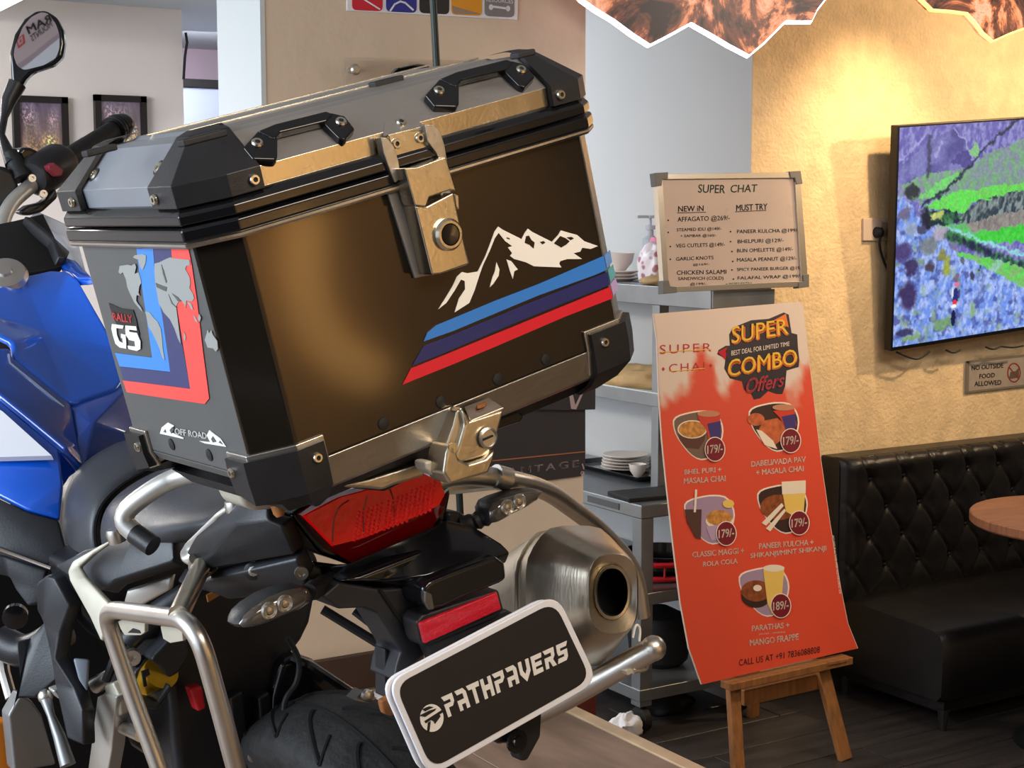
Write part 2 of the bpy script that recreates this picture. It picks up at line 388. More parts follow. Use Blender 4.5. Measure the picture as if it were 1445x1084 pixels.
# far left: rail, pale cupboard and picture frames
XF = W(258, 100, y=YFAR).x
struct('trim_rail', MB().box((XF-.3, 7.60, W(290, 124, y=7.6).z), (XS-.05, 7.68, W(290, 112, y=7.6).z)), DARK, smooth=0, bevel=.004)
pm = MB().box((XF-.3, 7.62, .0), (XS-.05, 7.9, W(290, 124, y=7.62).z))
solo('cupboard', pm, mat('blue_grey_panel', (150, 160, 184), .5), 'pale blue-grey cupboard front under the dark rail behind the column', 'cupboard', bevel=.004)
cb = MB().tube([W(262, 46, y=YFAR-.03), W(264, 60, y=YFAR-.03), W(261, 80, y=YFAR-.03), W(259, 112, y=YFAR-.03)], .006, 8)
solo('wall_cable', cb, BLACKR, 'thin black cable hanging down the wall corner left of the column', 'cable')
def bokeh(seed, warm):
    def f(U, V):
        n = fbm(U*7+seed*9, V*3+seed, 4); st = fbm(U*26+seed, V*2.5, 3)
        r = 66+80*n+V*110*st; g = 60+70*n+V*72*st; b = 84+70*n-V*20
        for (cx, cy, rr, cr, cg, cb2) in warm:
            m = np.exp(-(((U-cx)/rr)**2+((V-cy)/rr)**2)); k = (fbm(U*46+seed, V*46, 2) > .42)*m
            r = r+k*cr; g = g+k*cg; b = b+k*cb2
        return np.stack([r, g, b], 1)
    return f
def picture(px0, px1, y0, ybot, label, warm, seed):
    y = YFAR-.03
    a = W(px0, y0, y=y); b = W(px1, y0+2, y=y); zb_ = W(px0, ybot, y=y).z
    x0, x1, z1, z0 = a.x, b.x, a.z, zb_
    c = Vector(((x0+x1)/2, YFAR, z0)); t = thing('picture_frame', label, 'picture', c, 'framed pictures on the far wall'); w = .026
    mb = MB().box((x0, y, z0), (x0+w, YFAR, z1)).box((x1-w, y, z0), (x1, YFAR, z1)).box((x0, y, z0), (x1, YFAR, z0+w)).box((x0, y, z1-w), (x1, YFAR, z1))
    obj('frame', mb, FRAMEB, t, off=c, smooth=0)
    vgrid('print', lambda u, v: Vector((x0+w+(x1-x0-2*w)*u, y+.012, z1-w-(z1-z0-2*w)*v)), 60, 80, bokeh(seed, warm), vmat('glossy_print', .25), t, off=c)
picture(18, 96, 134, 245, 'black framed dark picture with warm bokeh, left of two on the far wall', [(.72, .62, .14, 200, 170, 40), (.2, .2, .16, 110, 90, 90), (.8, .25, .12, 90, 70, 60), (.3, .8, .3, 90, 60, 20)], 1)
picture(134, 207, 133, 246, 'black framed dark picture behind the handlebar grip, right of two on the far wall', [(.75, .72, .2, 220, 190, 60), (.5, .3, .2, 130, 110, 110), (.85, .42, .06, 240, 220, 160), (.2, .15, .1, 120, 100, 100)], 2)
# fluorescent tube at the upper left
a = W(-40, 24, z=zs-.02); b = W(40, -18, z=zs-.02)
t = thing('ceiling_light', 'bright white tube light in the upper left corner of the ceiling', 'light', (a+b)/2+Vector((0, 0, .02)))
c = (a+b)/2+Vector((0, 0, .02)); obj('diffuser', MB().tube([a, b], .028, 12), mat('tube_light', (255, 255, 255), .4, emit=(245, 255, 250), estr=5), t, off=c)
obj('housing', MB().tube([a+Vector((0, 0, .02)), b+Vector((0, 0, .02))], .02, 4), WHITEP, t, off=c)

# --- things on the column
def wallthing(name, label, cat, y): return thing(name, label, cat, (0, 0, 0))
y = YC-.006
pq = [(490, -52), (732, -46), (730, 28), (490, 15)]
c = W(610, -20, y=YC); t = thing('icon_poster', 'white strip poster of coloured square icons at the top of the column', 'poster', c)
hc = lambda d: (lambda px, py: W(px, py, y=YC-d))
flat('sheet', pq, hc(.004), WHITEP, t, off=c, back=Vector((0, .004, 0)), smooth=0)
tiles = [((497, 540), (200, 32, 52)), ((545, 588), (40, 44, 140)), ((592, 634), (34, 32, 34)), ((637, 680), (222, 150, 30)), ((684, 726), (128, 126, 124))]
for i, ((x0, x1), cc) in enumerate(tiles):
    yb_ = 14.0+(x0-497)*.046; cx_, cy_ = (x0+x1)/2, yb_-21
    rp = [tuple(p) for p in rpoly([(x0, yb_-42), (x1, yb_-40), (x1, yb_+2), (x0, yb_)], 7)]
    flat('icon_tile', rp, hc(.0052), mat('icon_%s' % ['red', 'navy', 'black', 'amber', 'grey'][i], cc, .5), t, off=c, back=Vector((0, .001, 0)), smooth=0)
def stroke(name, px, wpx, hf, m, parent, off, back=Vector((0, .0006, 0))):
    mb = MB(); P = [Vector(p) for p in px]
    for a, b in zip(P[:-1], P[1:]):
        d = (b-a).normalized(); n = Vector((-d.y, d.x))*wpx/2; e = d*wpx*.3
        mb.prism([hf(*p) for p in (a-e+n, b+e+n, b+e-n, a-e-n)], back)
    return obj(name, mb, m, parent, off=off, smooth=0)
stroke('icon_mark', [(512, -2), (536, 13)], 2, hc(.0062), WHITEP, t, c)
stroke('icon_mark', [(551, 15), (557, 6), (565, 2), (572, 4), (583, 14)], 2.5, hc(.0062), WHITEP, t, c)
flat('icon_mark', [(638, 8), (679, 20), (672, 20), (640, 19)], hc(.0062), mat('taupe_print', (150, 130, 108), .6), t, off=c, back=Vector((0, .0005, 0)), smooth=0)
stroke('icon_mark', [(694, 9), (716, 12)], 3, hc(.0062), WHITEP, t, c)
for p in ((693, 10), (717, 12)): flat('icon_mark', ell(*p, 3, 4), hc(.0062), WHITEP, t, off=c, back=Vector((0, .0005, 0)), smooth=0)
lettering('RESOURCES', hc(.0062), [(686, -3), (724, -1), (724, 5), (686, 2)], WHITEP, t, off=c)
# acrylic panel
c = W(590, 115, y=YC); t = thing('acrylic_panel', 'clear acrylic panel on round standoffs on the column behind the case lid', 'panel', c)
flat('sheet', [(488, 81), (740, 88), (740, 190), (490, 190)], hc(.03), mat('clear_acrylic', (238, 232, 224), .04, 0, trans=.9, ior=1.1), t, off=c, back=Vector((0, .004, 0)), smooth=0)
for p in ((503, 98), (640, 103)):
    a = W(*p, y=YC-.036); obj('standoff', MB().lathe(a, (0, 1, 0), [(.009, 0), (.013, .004), (.013, .009), (.007, .012), (.007, .036)]), STEEL, t, off=c)
# charcoal banner on the column
c = W(760, 600, y=YC); t = thing('charcoal_banner', 'charcoal fabric banner with thin copper line hung on the column behind the muffler', 'banner', c)
flat('sheet', [(560, 520), (826, 500), (826, 660), (820, 672), (812, 673), (650, 694), (560, 704)], hc(.005), BANNER, t, off=c, back=Vector((0, .004, 0)), smooth=0)
flat('flap', [(760, 500), (841, 490), (840, 578), (800, 579), (760, 578)], hc(.012), BANNER, t, off=c, back=Vector((0, .005, 0)), smooth=0)
stroke('copper_line', [(640, 655), (700, 650), (826, 637.5)], 1.5, hc(.0062), mat('copper_print', (170, 104, 66), .5), t, c)
lettering('ANTAGE', hc(.0062), [(716, 661), (817, 649), (817, 659), (716, 671)], mat('silver_print', (170, 150, 150), .5), t, off=c, spacing=1.35, offset=.01)
stroke('lettering', [(822, 655), (824, 662)], 1.6, hc(.0062), MATS['silver_print'], t, c)
mb = MB(); e1 = ell(822, 668, 2.6, 3); e2 = ell(822, 668, 1.5, 1.9)
for i in range(24): mb.prism([hc(.0062)(*p) for p in (e1[i], e1[(i+1) % 24], e2[(i+1) % 24], e2[i])], Vector((0, .0005, 0)))
obj('lettering', mb, MATS['silver_print'], t, off=c, smooth=0)
flat('lettering', [(803, 555), (808, 555), (812, 572), (821, 553), (824, 553), (813, 578), (806, 577)], hc(.0135), MATS['silver_print'], t, off=c, back=Vector((0, .0006, 0)), smooth=0)
stroke('lettering', [(744, 566), (747, 575), (754, 574), (762, 560)], 6, hc(.0062), MATS['silver_print'], t, c)
# thin dark pole
a = W(608, -60, y=3.1); b = W(617, 110, y=3.1); d = (b-a); b2 = a+d*((PZ-a.z)/d.z)
t = thing('display_pole', 'thin dark pole standing behind the case, crossing the top of the column', 'pole', b2)
obj('pole', MB().tube([a-d*.3, b2], .0085, 12), mat('green_black_tube', (34, 44, 42), .35, .4), t, off=b2)
obj('base', MB().lathe(b2, (0, 0, 1), [(.12, 0), (.12, .012), (.02, .02), (.012, .05)]), BLACKM, t, off=b2)

# --- television
TL = W(1267, 177, y=YW-.14); BL = W(1257, 496, y=YW-.075)
ux = Vector((1, -.03, 0)).normalized(); uy = (BL-TL); hh = uy.length; uy.normalize()
ux = (ux-uy*ux.dot(uy)).normalized(); nz = ux.cross(uy)
if nz.y > 0: nz = -nz
WTV = hh*1.76
c = (TL+BL)/2+ux*WTV/2; c.y = YW
t = thing('television', 'large black television on the golden wall showing green hills and a rider', 'television', c)
mb = MB().prism([TL, TL+ux*WTV, TL+ux*WTV+uy*hh, BL], -nz*.035); obj('casing', mb, BEZEL, t, off=c, bevel=.003, smooth=0)
obj('wall_bracket', MB().box((c.x-.25, YW-.08, c.z-.12), (c.x+.25, YW-.001, c.z+.12)), BLACKM, t, off=c)
m_ = .008; s0 = TL+ux*m_+uy*m_; sw = WTV-2*m_; sh = hh-2*m_-.006
def tvcol(U, V):
    X = U*sw/sh*318*2.71+330; Y = V*318*2.71+45                       # picture drawn in its own units
    n = fbm(X/70, Y/70, 5); n2 = fbm(X/24+9, Y/24, 4); n3 = fbm(X/14+Y/40, Y/26-X/50, 4); fine = fbm(X/7, Y/7, 2)
    wx = X+(n2-.5)*34+(fine-.5)*12; wy = Y+(fbm(X/24+40, Y/24+11, 4)-.5)*34+(fbm(X/7+5, Y/7+3, 2)-.5)*12
    L = lambda *c_: np.stack([np.full_like(X, v, dtype=float) for v in c_], 1)
    mixc = lambda A, B_, m: A*(1-m[:, None])+B_*m[:, None]
    sm = lambda a_, b_, x: np.clip((x-a_)/(b_-a_), 0, 1)
    def poly(P_):
        ins = np.zeros(X.shape, bool); x0, y0 = P_[-1]
        for x1, y1 in P_:
            with np.errstate(divide='ignore', invalid='ignore'):
                c_ = ((y1 > wy) != (y0 > wy)) & (wx < (x0-x1)*(wy-y1)/((y0-y1) if y0 != y1 else 1e-9)+x1)
            ins ^= c_; x0, y0 = x1, y1
        return ins.astype(float)
    def line(P_, w):
        d = np.full(X.shape, 1e9)
        for (x0, y0), (x1, y1) in zip(P_[:-1], P_[1:]):
            t_ = np.clip(((wx-x0)*(x1-x0)+(wy-y0)*(y1-y0))/((x1-x0)**2+(y1-y0)**2), 0, 1); d = np.minimum(d, np.hypot(wx-x0-t_*(x1-x0), wy-y0-t_*(y1-y0)))
        return np.clip(1.4-d/w, 0, 1)
    def two(a_, b_, k=n3): return mixc(L(*a_), L(*b_), sm(.35, .62, k))
    col = two((104, 100, 176), (146, 146, 206))
    col = mixc(col, two((86, 84, 150), (128, 128, 190), n), poly([(330, 200), (440, 120), (520, 90), (640, 60), (700, 150), (720, 200), (690, 215), (480, 230), (330, 260)]))
    col = mixc(col, L(68, 62, 132), poly([(600, 190), (700, 140), (730, 215), (690, 220)])*.7)
    for P_ in ([(335, 170), (400, 120), (470, 75)], [(620, 60), (680, 110), (722, 190)], [(780, 160), (860, 230)], [(560, 110), (520, 160)]): col = mixc(col, L(178, 178, 232), line(P_, 5)*.7)
    col = mixc(col, two((118, 176, 122), (140, 142, 170)), poly([(330, 262), (480, 228), (700, 218), (1400, 160), (1400, 300), (600, 310), (480, 350), (430, 330), (330, 300)]))
    col = mixc(col, two((116, 216, 116), (130, 190, 130)), poly([(430, 315), (560, 255), (690, 240), (600, 290), (500, 335)]))
    col = mixc(col, two((132, 146, 160), (120, 170, 128)), poly([(620, 282), (813, 158), (1400, 60), (1400, 300), (600, 312)]))
    col = mixc(col, L(62, 66, 92), line([(490, 85), (492, 170), (484, 245)], 9)*.8)
    col = mixc(col, L(134, 192, 134), poly([(705, 150), (735, 120), (765, 145), (745, 180), (712, 175)]))
    col = mixc(col, two((100, 224, 88), (120, 200, 100)), poly([(470, 362), (600, 312), (1400, 280), (1400, 330), (740, 352), (690, 405), (560, 372)]))
    col = mixc(col, L(44, 54, 74), line([(468, 348), (560, 312), (640, 266), (720, 202), (813, 130), (1000, 20)], 7))
    col = mixc(col, two((52, 66, 78), (136, 150, 150)), poly([(680, 405), (760, 352), (1400, 300), (1400, 430), (650, 445)]))
    col = mixc(col, two((150, 146, 140), (128, 120, 120)), poly([(680, 450), (813, 420), (1400, 400), (1400, 480), (760, 482)]))
    col = mixc(col, two((30, 50, 62), (70, 140, 84), n2), poly([(470, 366), (640, 386), (690, 425), (560, 446), (470, 440)]))
    col = mixc(col, two((84, 200, 90), (110, 180, 120)), poly([(560, 440), (700, 440), (740, 480), (1400, 480), (1400, 560), (650, 520), (530, 460)]))
    col = mixc(col, two((60, 200, 60), (80, 210, 80)), poly([(735, 492), (1400, 440), (1400, 560), (813, 535)]))
    col = mixc(col, L(146, 212, 222), line([(530, 446), (640, 466), (740, 496), (813, 530), (1400, 700)], 7))
    col = mixc(col, two((36, 46, 72), (60, 120, 76)), line([(560, 468), (660, 500), (740, 530), (840, 575), (1400, 760)], 17))
    col = mixc(col, two((102, 210, 92), (130, 180, 110)), poly([(640, 545), (813, 585), (1400, 760), (1400, 900), (700, 600)]))
    rock = two((112, 146, 232), (172, 192, 246)); rock = mixc(rock, L(74, 84, 150), sm(.50, .66, n2)*.8); rock = mixc(rock, L(140, 170, 130), sm(.52, .7, fbm(X/34+30, Y/34, 3))*.7)
    fg = poly([(300, 290), (400, 345), (470, 440), (560, 470), (650, 560), (813, 625), (1400, 900), (1400, 1200), (200, 1200)])
    col = mixc(col, rock, fg)
    for (bx, by, rx, ry, cc) in ((400, 290, 48, 32, (44, 50, 58)), (366, 378, 34, 30, (112, 104, 138)), (400, 440, 30, 26, (150, 165, 190)), (480, 405, 34, 44, (34, 36, 56)), (455, 450, 30, 20, (70, 70, 100)), (362, 530, 54, 40, (72, 60, 112)), (415, 592, 42, 34, (60, 48, 92)), (400, 705, 46, 66, (58, 44, 88)), (385, 850, 46, 20, (56, 52, 92)), (345, 800, 18, 12, (90, 100, 170)), (524, 398, 18, 18, (214, 216, 130)), (556, 398, 20, 20, (196, 206, 110)),
                             (606, 600, 22, 46, (160, 168, 64)), (580, 555, 24, 26, (140, 140, 70)), (505, 515, 48, 40, (120, 128, 132)), (512, 604, 28, 22, (72, 62, 74)), (560, 470, 40, 34, (176, 166, 186)), (750, 662, 12, 20, (62, 56, 90)), (690, 590, 14, 10, (90, 100, 110)), (660, 655, 18, 14, (120, 106, 124)), (640, 530, 20, 22, (120, 116, 150)), (788, 625, 10, 8, (40, 60, 60)), (600, 840, 60, 24, (120, 160, 110)), (430, 880, 60, 14, (130, 165, 110)), (760, 800, 20, 40, (140, 176, 140))):
        d = ((wx-bx)/rx)**2+((wy-by)/ry)**2; col = mixc(col, L(*cc), np.clip(1.6-1.3*d, 0, 1)*.92)
    col = mixc(col, L(178, 200, 250), line([(690, 860), (740, 780), (813, 690), (900, 620)], 16)*.5)
    col = col*(.86+.28*fine)[:, None]
    for (bx, by, rx, ry, cc) in ((655, 825, 13, 34, (22, 30, 70)), (662, 735, 17, 34, (40, 46, 116)), (645, 720, 6, 22, (206, 214, 236)), (682, 728, 7, 20, (70, 70, 130)), (660, 762, 12, 12, (226, 50, 56)), (656, 776, 15, 7, (240, 240, 250)), (668, 688, 15, 9, (220, 110, 160))):
        d = ((X-bx)/rx)**2+((Y-by)/ry)**2; col = mixc(col, L(*cc), (d < 1).astype(float))
    return col
vgrid('screen', lambda u, v: s0+ux*sw*u+uy*sh*v+nz*.0012, 420, 240, tvcol, vmat('television_screen', .45, 1.08), t, off=c)
# leads under the set
for pts in ([(1265, 497), (1283, 505), (1297, 508), (1312, 496)], [(1335, 494), (1345, 499), (1355, 494)], [(1391, 490), (1402, 494), (1412, 489)], [(1412, 489), (1430, 491), (1444, 488)]):
    obj('dangling_lead', MB().tube([W(*p, y=YW-.06) for p in pts], .0035, 6, fillet=.03), BLACKR, t, off=c)
# socket with plug and lead
c = W(1240, 324, y=YW); t = thing('wall_socket', 'cream wall socket plate with a black plug left of the television', 'socket', c)
hw = lambda d: (lambda px, py: W(px, py, y=YW-d))
flat('plate', [(1219, 308), (1268, 307), (1268, 340), (1219, 340)], hw(.012), mat('cream_socket', (206, 186, 166), .35), t, off=c, back=Vector((0, .012, 0)), bevel=.003)
flat('switch', [(1244, 313), (1256, 313), (1256, 334), (1244, 334)], hw(.016), mat('brown_switch', (168, 146, 128), .3), t, off=c, back=Vector((0, .006, 0)), bevel=.001)
a = W(1237, 328, y=YW-.012); obj('plug', MB().lathe(a, (0, -1, 0), [(.020, 0), (.018, .02), (.008, .03)]), BLACKR, t, off=c)
obj('lead', MB().tube([a+Vector((0, -.025, 0)), W(1240, 345, y=YW-.02), W(1247, 370, y=YW-.012), W(1262, 400, y=YW-.03)], .0045, 8, fillet=.05), BLACKR, t, off=c)
# no outside food sign
c = W(1410, 530, y=YW); t = thing('food_sign', 'small grey engraved sign under the television forbidding outside food', 'sign', c)
flat('plate', [(1364, 510), (1452, 500), (1452, 545), (1363, 555)], hw(.008), GREYSIGN, t, off=c, back=Vector((0, .008, 0)), bevel=.001)
for q in ([(1364, 510), (1452, 500), (1452, 502.5), (1364, 512.5)], [(1363.2, 552.5), (1452, 542), (1452, 545), (1363, 555)], [(1364, 510), (1368, 510), (1367, 555), (1363, 555)]):
    flat('border', q, hw(.0095), GREYSIGN2, t, off=c, back=Vector((0, .0015, 0)), smooth=0)
SGN = mat('sign_print', (84, 74, 66), .6)
lettering('NO OUTSIDE', hw(.0086), [(1371, 516), (1416, 512), (1416, 519), (1371, 523)], SGN, t, off=c, offset=.015)
lettering('FOOD', hw(.0086), [(1382, 528), (1404, 526), (1404, 532.5), (1382, 534.5)], SGN, t, off=c, offset=.015)
lettering('ALLOWED', hw(.0086), [(1375, 538.5), (1413, 536), (1413, 543), (1375, 545.5)], SGN, t, off=c, offset=.015)
mb = MB(); e1 = ell(1431, 526, 9.6, 14); e2 = ell(1431, 526, 8, 12.2)
for i in range(24): mb.prism([hw(.0088)(*p) for p in (e1[i], e1[(i+1) % 24], e2[(i+1) % 24], e2[i])], Vector((0, .0006, 0)))
obj('red_ring', mb, mat('sign_red', (128, 46, 38), .5), t, off=c, smooth=0)
stroke('red_bar', [(1424, 518), (1438, 535)], 1.4, hw(.009), MATS['sign_red'], t, c)
flat('food_mark', [(1426, 525), (1433, 524), (1438, 519), (1438, 533), (1424, 535)], hw(.0086), SGN, t, off=c, back=Vector((0, .0005, 0)), smooth=0)

# --- mountain shaped edge-lit lamps under the ceiling
def rockmat():
    m = bpy.data.materials.new('orange_marble_print'); m.use_nodes = True; nt = m.node_tree; b = nt.nodes['Principled BSDF']
    tc = nt.nodes.new('ShaderNodeTexCoord'); n = nt.nodes.new('ShaderNodeTexNoise'); n.inputs['Scale'].default_value = 5.5; n.inputs['Detail'].default_value = 9; n.inputs['Roughness'].default_value = .68; n.inputs['Distortion'].default_value = .9
    nt.links.new(tc.outputs['Object'], n.inputs[0]); r = nt.nodes.new('ShaderNodeValToRGB'); nt.links.new(n.outputs[0], r.inputs[0]); e = r.color_ramp.elements
    e[0].position = .38; e[0].color = (.02, .01, .01, 1); e[1].position = .74; e[1].color = (.88, .42, .20, 1)
    for p_, c_ in ((.46, (.16, .05, .03, 1)), (.50, (.60, .20, .08, 1)), (.57, (.90, .42, .28, 1)), (.63, (.50, .22, .14, 1))):
        k_ = e.new(p_); k_.color = c_
    nt.links.new(r.outputs[0], b.inputs['Base Color']); b.inputs['Roughness'].default_value = .4
    nt.links.new(r.outputs[0], b.inputs['Emission Color']); b.inputs['Emission Strength'].default_value = .75
    return m
ROCK = rockmat()
def lamp(label, px, edge, m, yy):
    hf = lambda a, b: W(a, b, y=yy)
    pts = [hf(*p) for p in px]; c = Vector((sum(p.x for p in pts)/len(pts), yy, CZ)); t = thing('mountain_lamp', label, 'lamp', c, 'rock shaped lamps hung under the ceiling')
    obj('rock_face', MB().prism(pts, Vector((0, .035, 0))), ROCK, t, off=c, smooth=0)
    obj('led_strip', MB().tube([hf(*p)+Vector((0, .012, 0)) for p in edge], .0095, 6), m, t, off=c)
    xs_ = [p.x for p in pts]; zt_ = max(p.z for p in pts)
    for f_ in (.3, .7):
        x_ = min(xs_)+(max(xs_)-min(xs_))*f_; obj('hanger', MB().tube([Vector((x_, yy+.02, zt_-.01)), Vector((x_, yy+.02, CZ))], .004, 6), BLACKR, t, off=c)
e1 = [(822, -3), (843, 12), (868, 27), (895, 47), (918, 62), (945, 48), (976, 31), (1003, 46), (1030, 62), (1058, 77), (1080, 58), (1109, 29), (1146, 29), (1154, 12), (1168, -6)]
lamp('rock shaped lamp with bright white lit edge, left of two under the ceiling', [(800, -40), (822, -3)]+e1[1:-1]+[(1168, -6), (1180, -50), (1100, -66), (980, -60), (900, -70)], e1, mat('led_white', (255, 255, 255), .4, emit=(244, 240, 255), estr=9), 3.3)
e2 = [(1302, -4), (1318, 12), (1345, 14), (1367, 17), (1380, 31), (1390, 45), (1403, 56), (1425, 46), (1450, 37), (1480, 40), (1520, 10)]
lamp('rock shaped lamp with dimmer amber lit edge, right of two under the ceiling', [(1290, -40), (1302, -4)]+e2[1:-1]+[(1520, 10), (1530, -50), (1400, -66)], e2, mat('led_warm', (255, 230, 190), .4, emit=(255, 196, 96), estr=1.6), 3.3)

# ================================================================== STEEL RACK AND WHAT STANDS ON IT
cx0 = W(905, 712, y=3.97); X0 = cx0.x; ZT = W(905, 714, y=3.97).z; Y0 = 3.97; X1 = XS-.02; Y1 = 5.3
US = W(1003, 420, y=3.90); UX = US.x; UY = 3.90
c = Vector(((X0+X1)/2, (Y0+Y1)/2, 0)); t = thing('steel_rack', 'stainless steel kitchen rack with upper shelves standing against the pale wall behind the poster', 'rack', c)
obj('table_top', MB().box((X0, Y0, ZT-.045), (X1, Y1, ZT)), SSTEEL, t, off=c, bevel=.004)
obj('badge', MB().box((X0-.003, Y0+.12, ZT-.033), (X0, Y0+.3, ZT-.012)), mat('badge_grey', (96, 100, 104), .4, .6), t, off=c, smooth=0)
for (x, y_) in ((X0+.005, Y0+.005), (X1-.055, Y0+.005), (X0+.005, Y1-.055), (X1-.055, Y1-.055)):
    lg = obj('leg', MB().box((x, y_, .09), (x+.05, y_+.05, ZT-.045)), SSTEEL, t, off=c, bevel=.003)
    obj('caster', MB().lathe((x+.01, y_+.025, .042), (1, 0, 0), [(.03, 0), (.042, .004), (.042, .028), (.03, .032)]).box((x+.012, y_+.012, .05), (x+.036, y_+.04, .09)), BLACKR, lg)
    lg.children[0].location = -c
for z in (.47, .15): obj('lower_shelf', MB().box((X0, Y0, z-.04), (X1, Y1, z)), SSTEEL, t, off=c, bevel=.003)
zt = W(1003, 409, y=UY).z; zl = W(1003, 437, y=UY).z; zm = W(900, 552, x=UX).z
obj('top_shelf', MB().box((UX, UY, zl), (X1+.001, 5.2, zt)), SSTEEL, t, off=c, bevel=.003)
obj('middle_shelf', MB().box((UX, UY+.15, zm-.045), (X1, 5.2, zm)), SSTEEL, t, off=c, bevel=.003)
for (x, y_) in ((UX+.002, W(922, 470, x=UX).y-.03), (UX+.002, 5.12), (X1-.05, UY+.2)):
    obj('post', MB().box((x, y_, ZT), (x+.04, y_+.04, zl)), SSTEEL, t, off=c, bevel=.002)
obj('front_fascia', MB().box((UX+.004, UY-.006, zl+.004), (X1+.01, UY, zt-.004)), SSTEEL, t, off=c, bevel=.001)

def bowl(mb, c_, r, h): return mb.lathe(c_, (0, 0, 1), [(r*.45, 0), (r*.5, .004), (r*.86, h*.45), (r, h), (r*.94, h), (r*.8, h*.5), (r*.3, .012)], 28)
# bowl and plates on the top shelf
p = W(872, 388, x=UX+.14); z = zt
for i in range(3):
    solo('plate', MB().lathe((p.x, p.y, z+.012*i), (0, 0, 1), [(.05, 0), (.055, .002), (.088-.004*i, .011), (.088-.004*i, .013), (.05, .004)], 32), CERAM, ['lowest cream plate under the bowl on the top shelf of the rack', 'middle cream plate of the stack under the bowl on the rack', 'uppermost cream plate directly under the cream bowl on the rack'][i], 'plate', 'cream plates stacked on the top shelf')
solo('bowl', bowl(MB(), (p.x, p.y, z+.036), .06, .065), CERAM, 'cream bowl on a stack of plates on the top shelf beside the whiteboard', 'bowl')
# folded kraft paper, floral bag, pump bottle
def crumple(c_, sx, sy, sz, seed, amp=.25, seg=18):
    mb = MB(); rings = []
    for i in range(1, seg):
        a = math.pi*i/seg; ring = []
        for k in range(seg*2):
            th = 2*math.pi*k/(seg*2); d = Vector((math.sin(a)*math.cos(th), math.sin(a)*math.sin(th), -math.cos(a)))
            n = float(fbm(np.array([d.x*2.1+seed*5+8]), np.array([d.y*2.1+d.z*1.7+seed+8]), 4)[0])-.5
            s_ = 1+n*amp*4; q = Vector((d.x*sx*s_, d.y*sy*s_, d.z*sz*s_)); q.z = max(q.z, -sz*.55)
            ring.append(Vector(c_)+q+Vector((0, 0, sz*.55)))
        rings.append(ring)
    return mb.loft(rings)
q_ = W(905, 408, x=UX+.10)
solo('paper_sheet', crumple((q_.x-.01, q_.y-.16, zt), .08, .11, .022, 3, .12), PAPER, 'flat folded kraft paper lying on the top shelf beside the bowl', 'paper', smooth=60)
fl = bpy.data.materials.new('floral_plastic'); fl.use_nodes = True; nt = fl.node_tree; b = nt.nodes['Principled BSDF']; v = nt.nodes.new('ShaderNodeTexVoronoi'); v.inputs['Scale'].default_value = 34
tc = nt.nodes.new('ShaderNodeTexCoord'); nt.links.new(tc.outputs['Object'], v.inputs[0]); r = nt.nodes.new('ShaderNodeValToRGB'); nt.links.new(v.outputs['Distance'], r.inputs[0])
r.color_ramp.elements[0].color = (.42, .16, .20, 1); r.color_ramp.elements[0].position = .28; r.color_ramp.elements[1].color = (.80, .74, .78, 1); r.color_ramp.elements[1].position = .42
nt.links.new(r.outputs[0], b.inputs['Base Color']); b.inputs['Roughness'].default_value = .3
p = W(914, 400, x=UX+.13)
solo('floral_bag', crumple((p.x, p.y-.03, zt), .05, .06, .085, 7, .18), fl, 'crumpled white plastic bag with dark pink floral print beside the whiteboard', 'bag', smooth=60)
p2 = W(917, 395, x=UX+.20); bz = zt
mb = MB().lathe((p2.x, p2.y, bz), (0, 0, 1), [(.028, 0), (.03, .01), (.03, .15), (.012, .165), (.012, .185), (.018, .186), (.018, .2), (.005, .202), (.005, .225), (.014, .226), (.014, .236)], 18).box((p2.x-.06, p2.y-.006, bz+.226), (p2.x, p2.y+.006, bz+.236))
solo('pump_bottle', mb, mat('grey_pump_plastic', (178, 184, 190), .3), 'pale pump bottle behind the floral bag on the top shelf', 'bottle')
p3_ = W(930, 395, x=UX+.20); solo('pink_tub', MB().lathe((p3_.x, p3_.y, zt), (0, 0, 1), [(.03, 0), (.034, .004), (.034, .15), (.03, .158)], 18), mat('pink_plastic', (222, 120, 150), .4), 'pink tub partly hidden behind the left edge of the whiteboard', 'tub')
# kraft bag on the middle shelf
p = W(893, 545, x=UX+.10)
solo('kraft_bag', crumple((p.x+.02, p.y-.02, zm), .12, .26, .05, 11, .2), PAPER, 'crumpled kraft paper bag lying on the middle shelf of the rack', 'bag', smooth=60)
solo('document_sleeve', MB().box((UX+.0, p.y-.28, zm), (UX+.10, p.y+.2, zm+.004)), mat('pale_sleeve', (206, 214, 214), .3), 'pale plastic sleeve sticking out under the kraft bag', 'sleeve', smooth=0)
# tray with plates on the table
p = W(890, 658, z=ZT+.02)
mb = MB().loft([[Vector((p.x+a, p.y+b_, ZT+h)) for a, b_ in ((-w_, -l_), (w_, -l_), (w_, l_), (-w_, l_))] for w_, l_, h in ((.11, .20, .002), (.135, .225, .022), (.13, .22, .022), (.107, .195, .006))])
solo('serving_tray', mb, BLACKG, 'black rectangular serving tray with white plates on the steel table', 'tray', bevel=.004)
for i in range(5):
    solo('plate', MB().lathe((p.x-.01, p.y+.02, ZT+.008+.011*i), (0, 0, 1), [(.05, 0), (.055, .002), (.09-.002*i, .010), (.09-.002*i, .012), (.05, .004)], 28), CERAM, 'white plate in the stack on the black tray, %s' % ['lowest', 'second from below', 'middle one', 'second from the top', 'topmost'][i], 'plate', 'plates stacked on the black tray')
p4 = W(872, 662, z=ZT+.03); solo('small_cup', bowl(MB(), (p.x-.065, p.y-.13, ZT+.007), .032, .045), CERAM, 'small white cup in front of the plates on the black tray', 'cup')
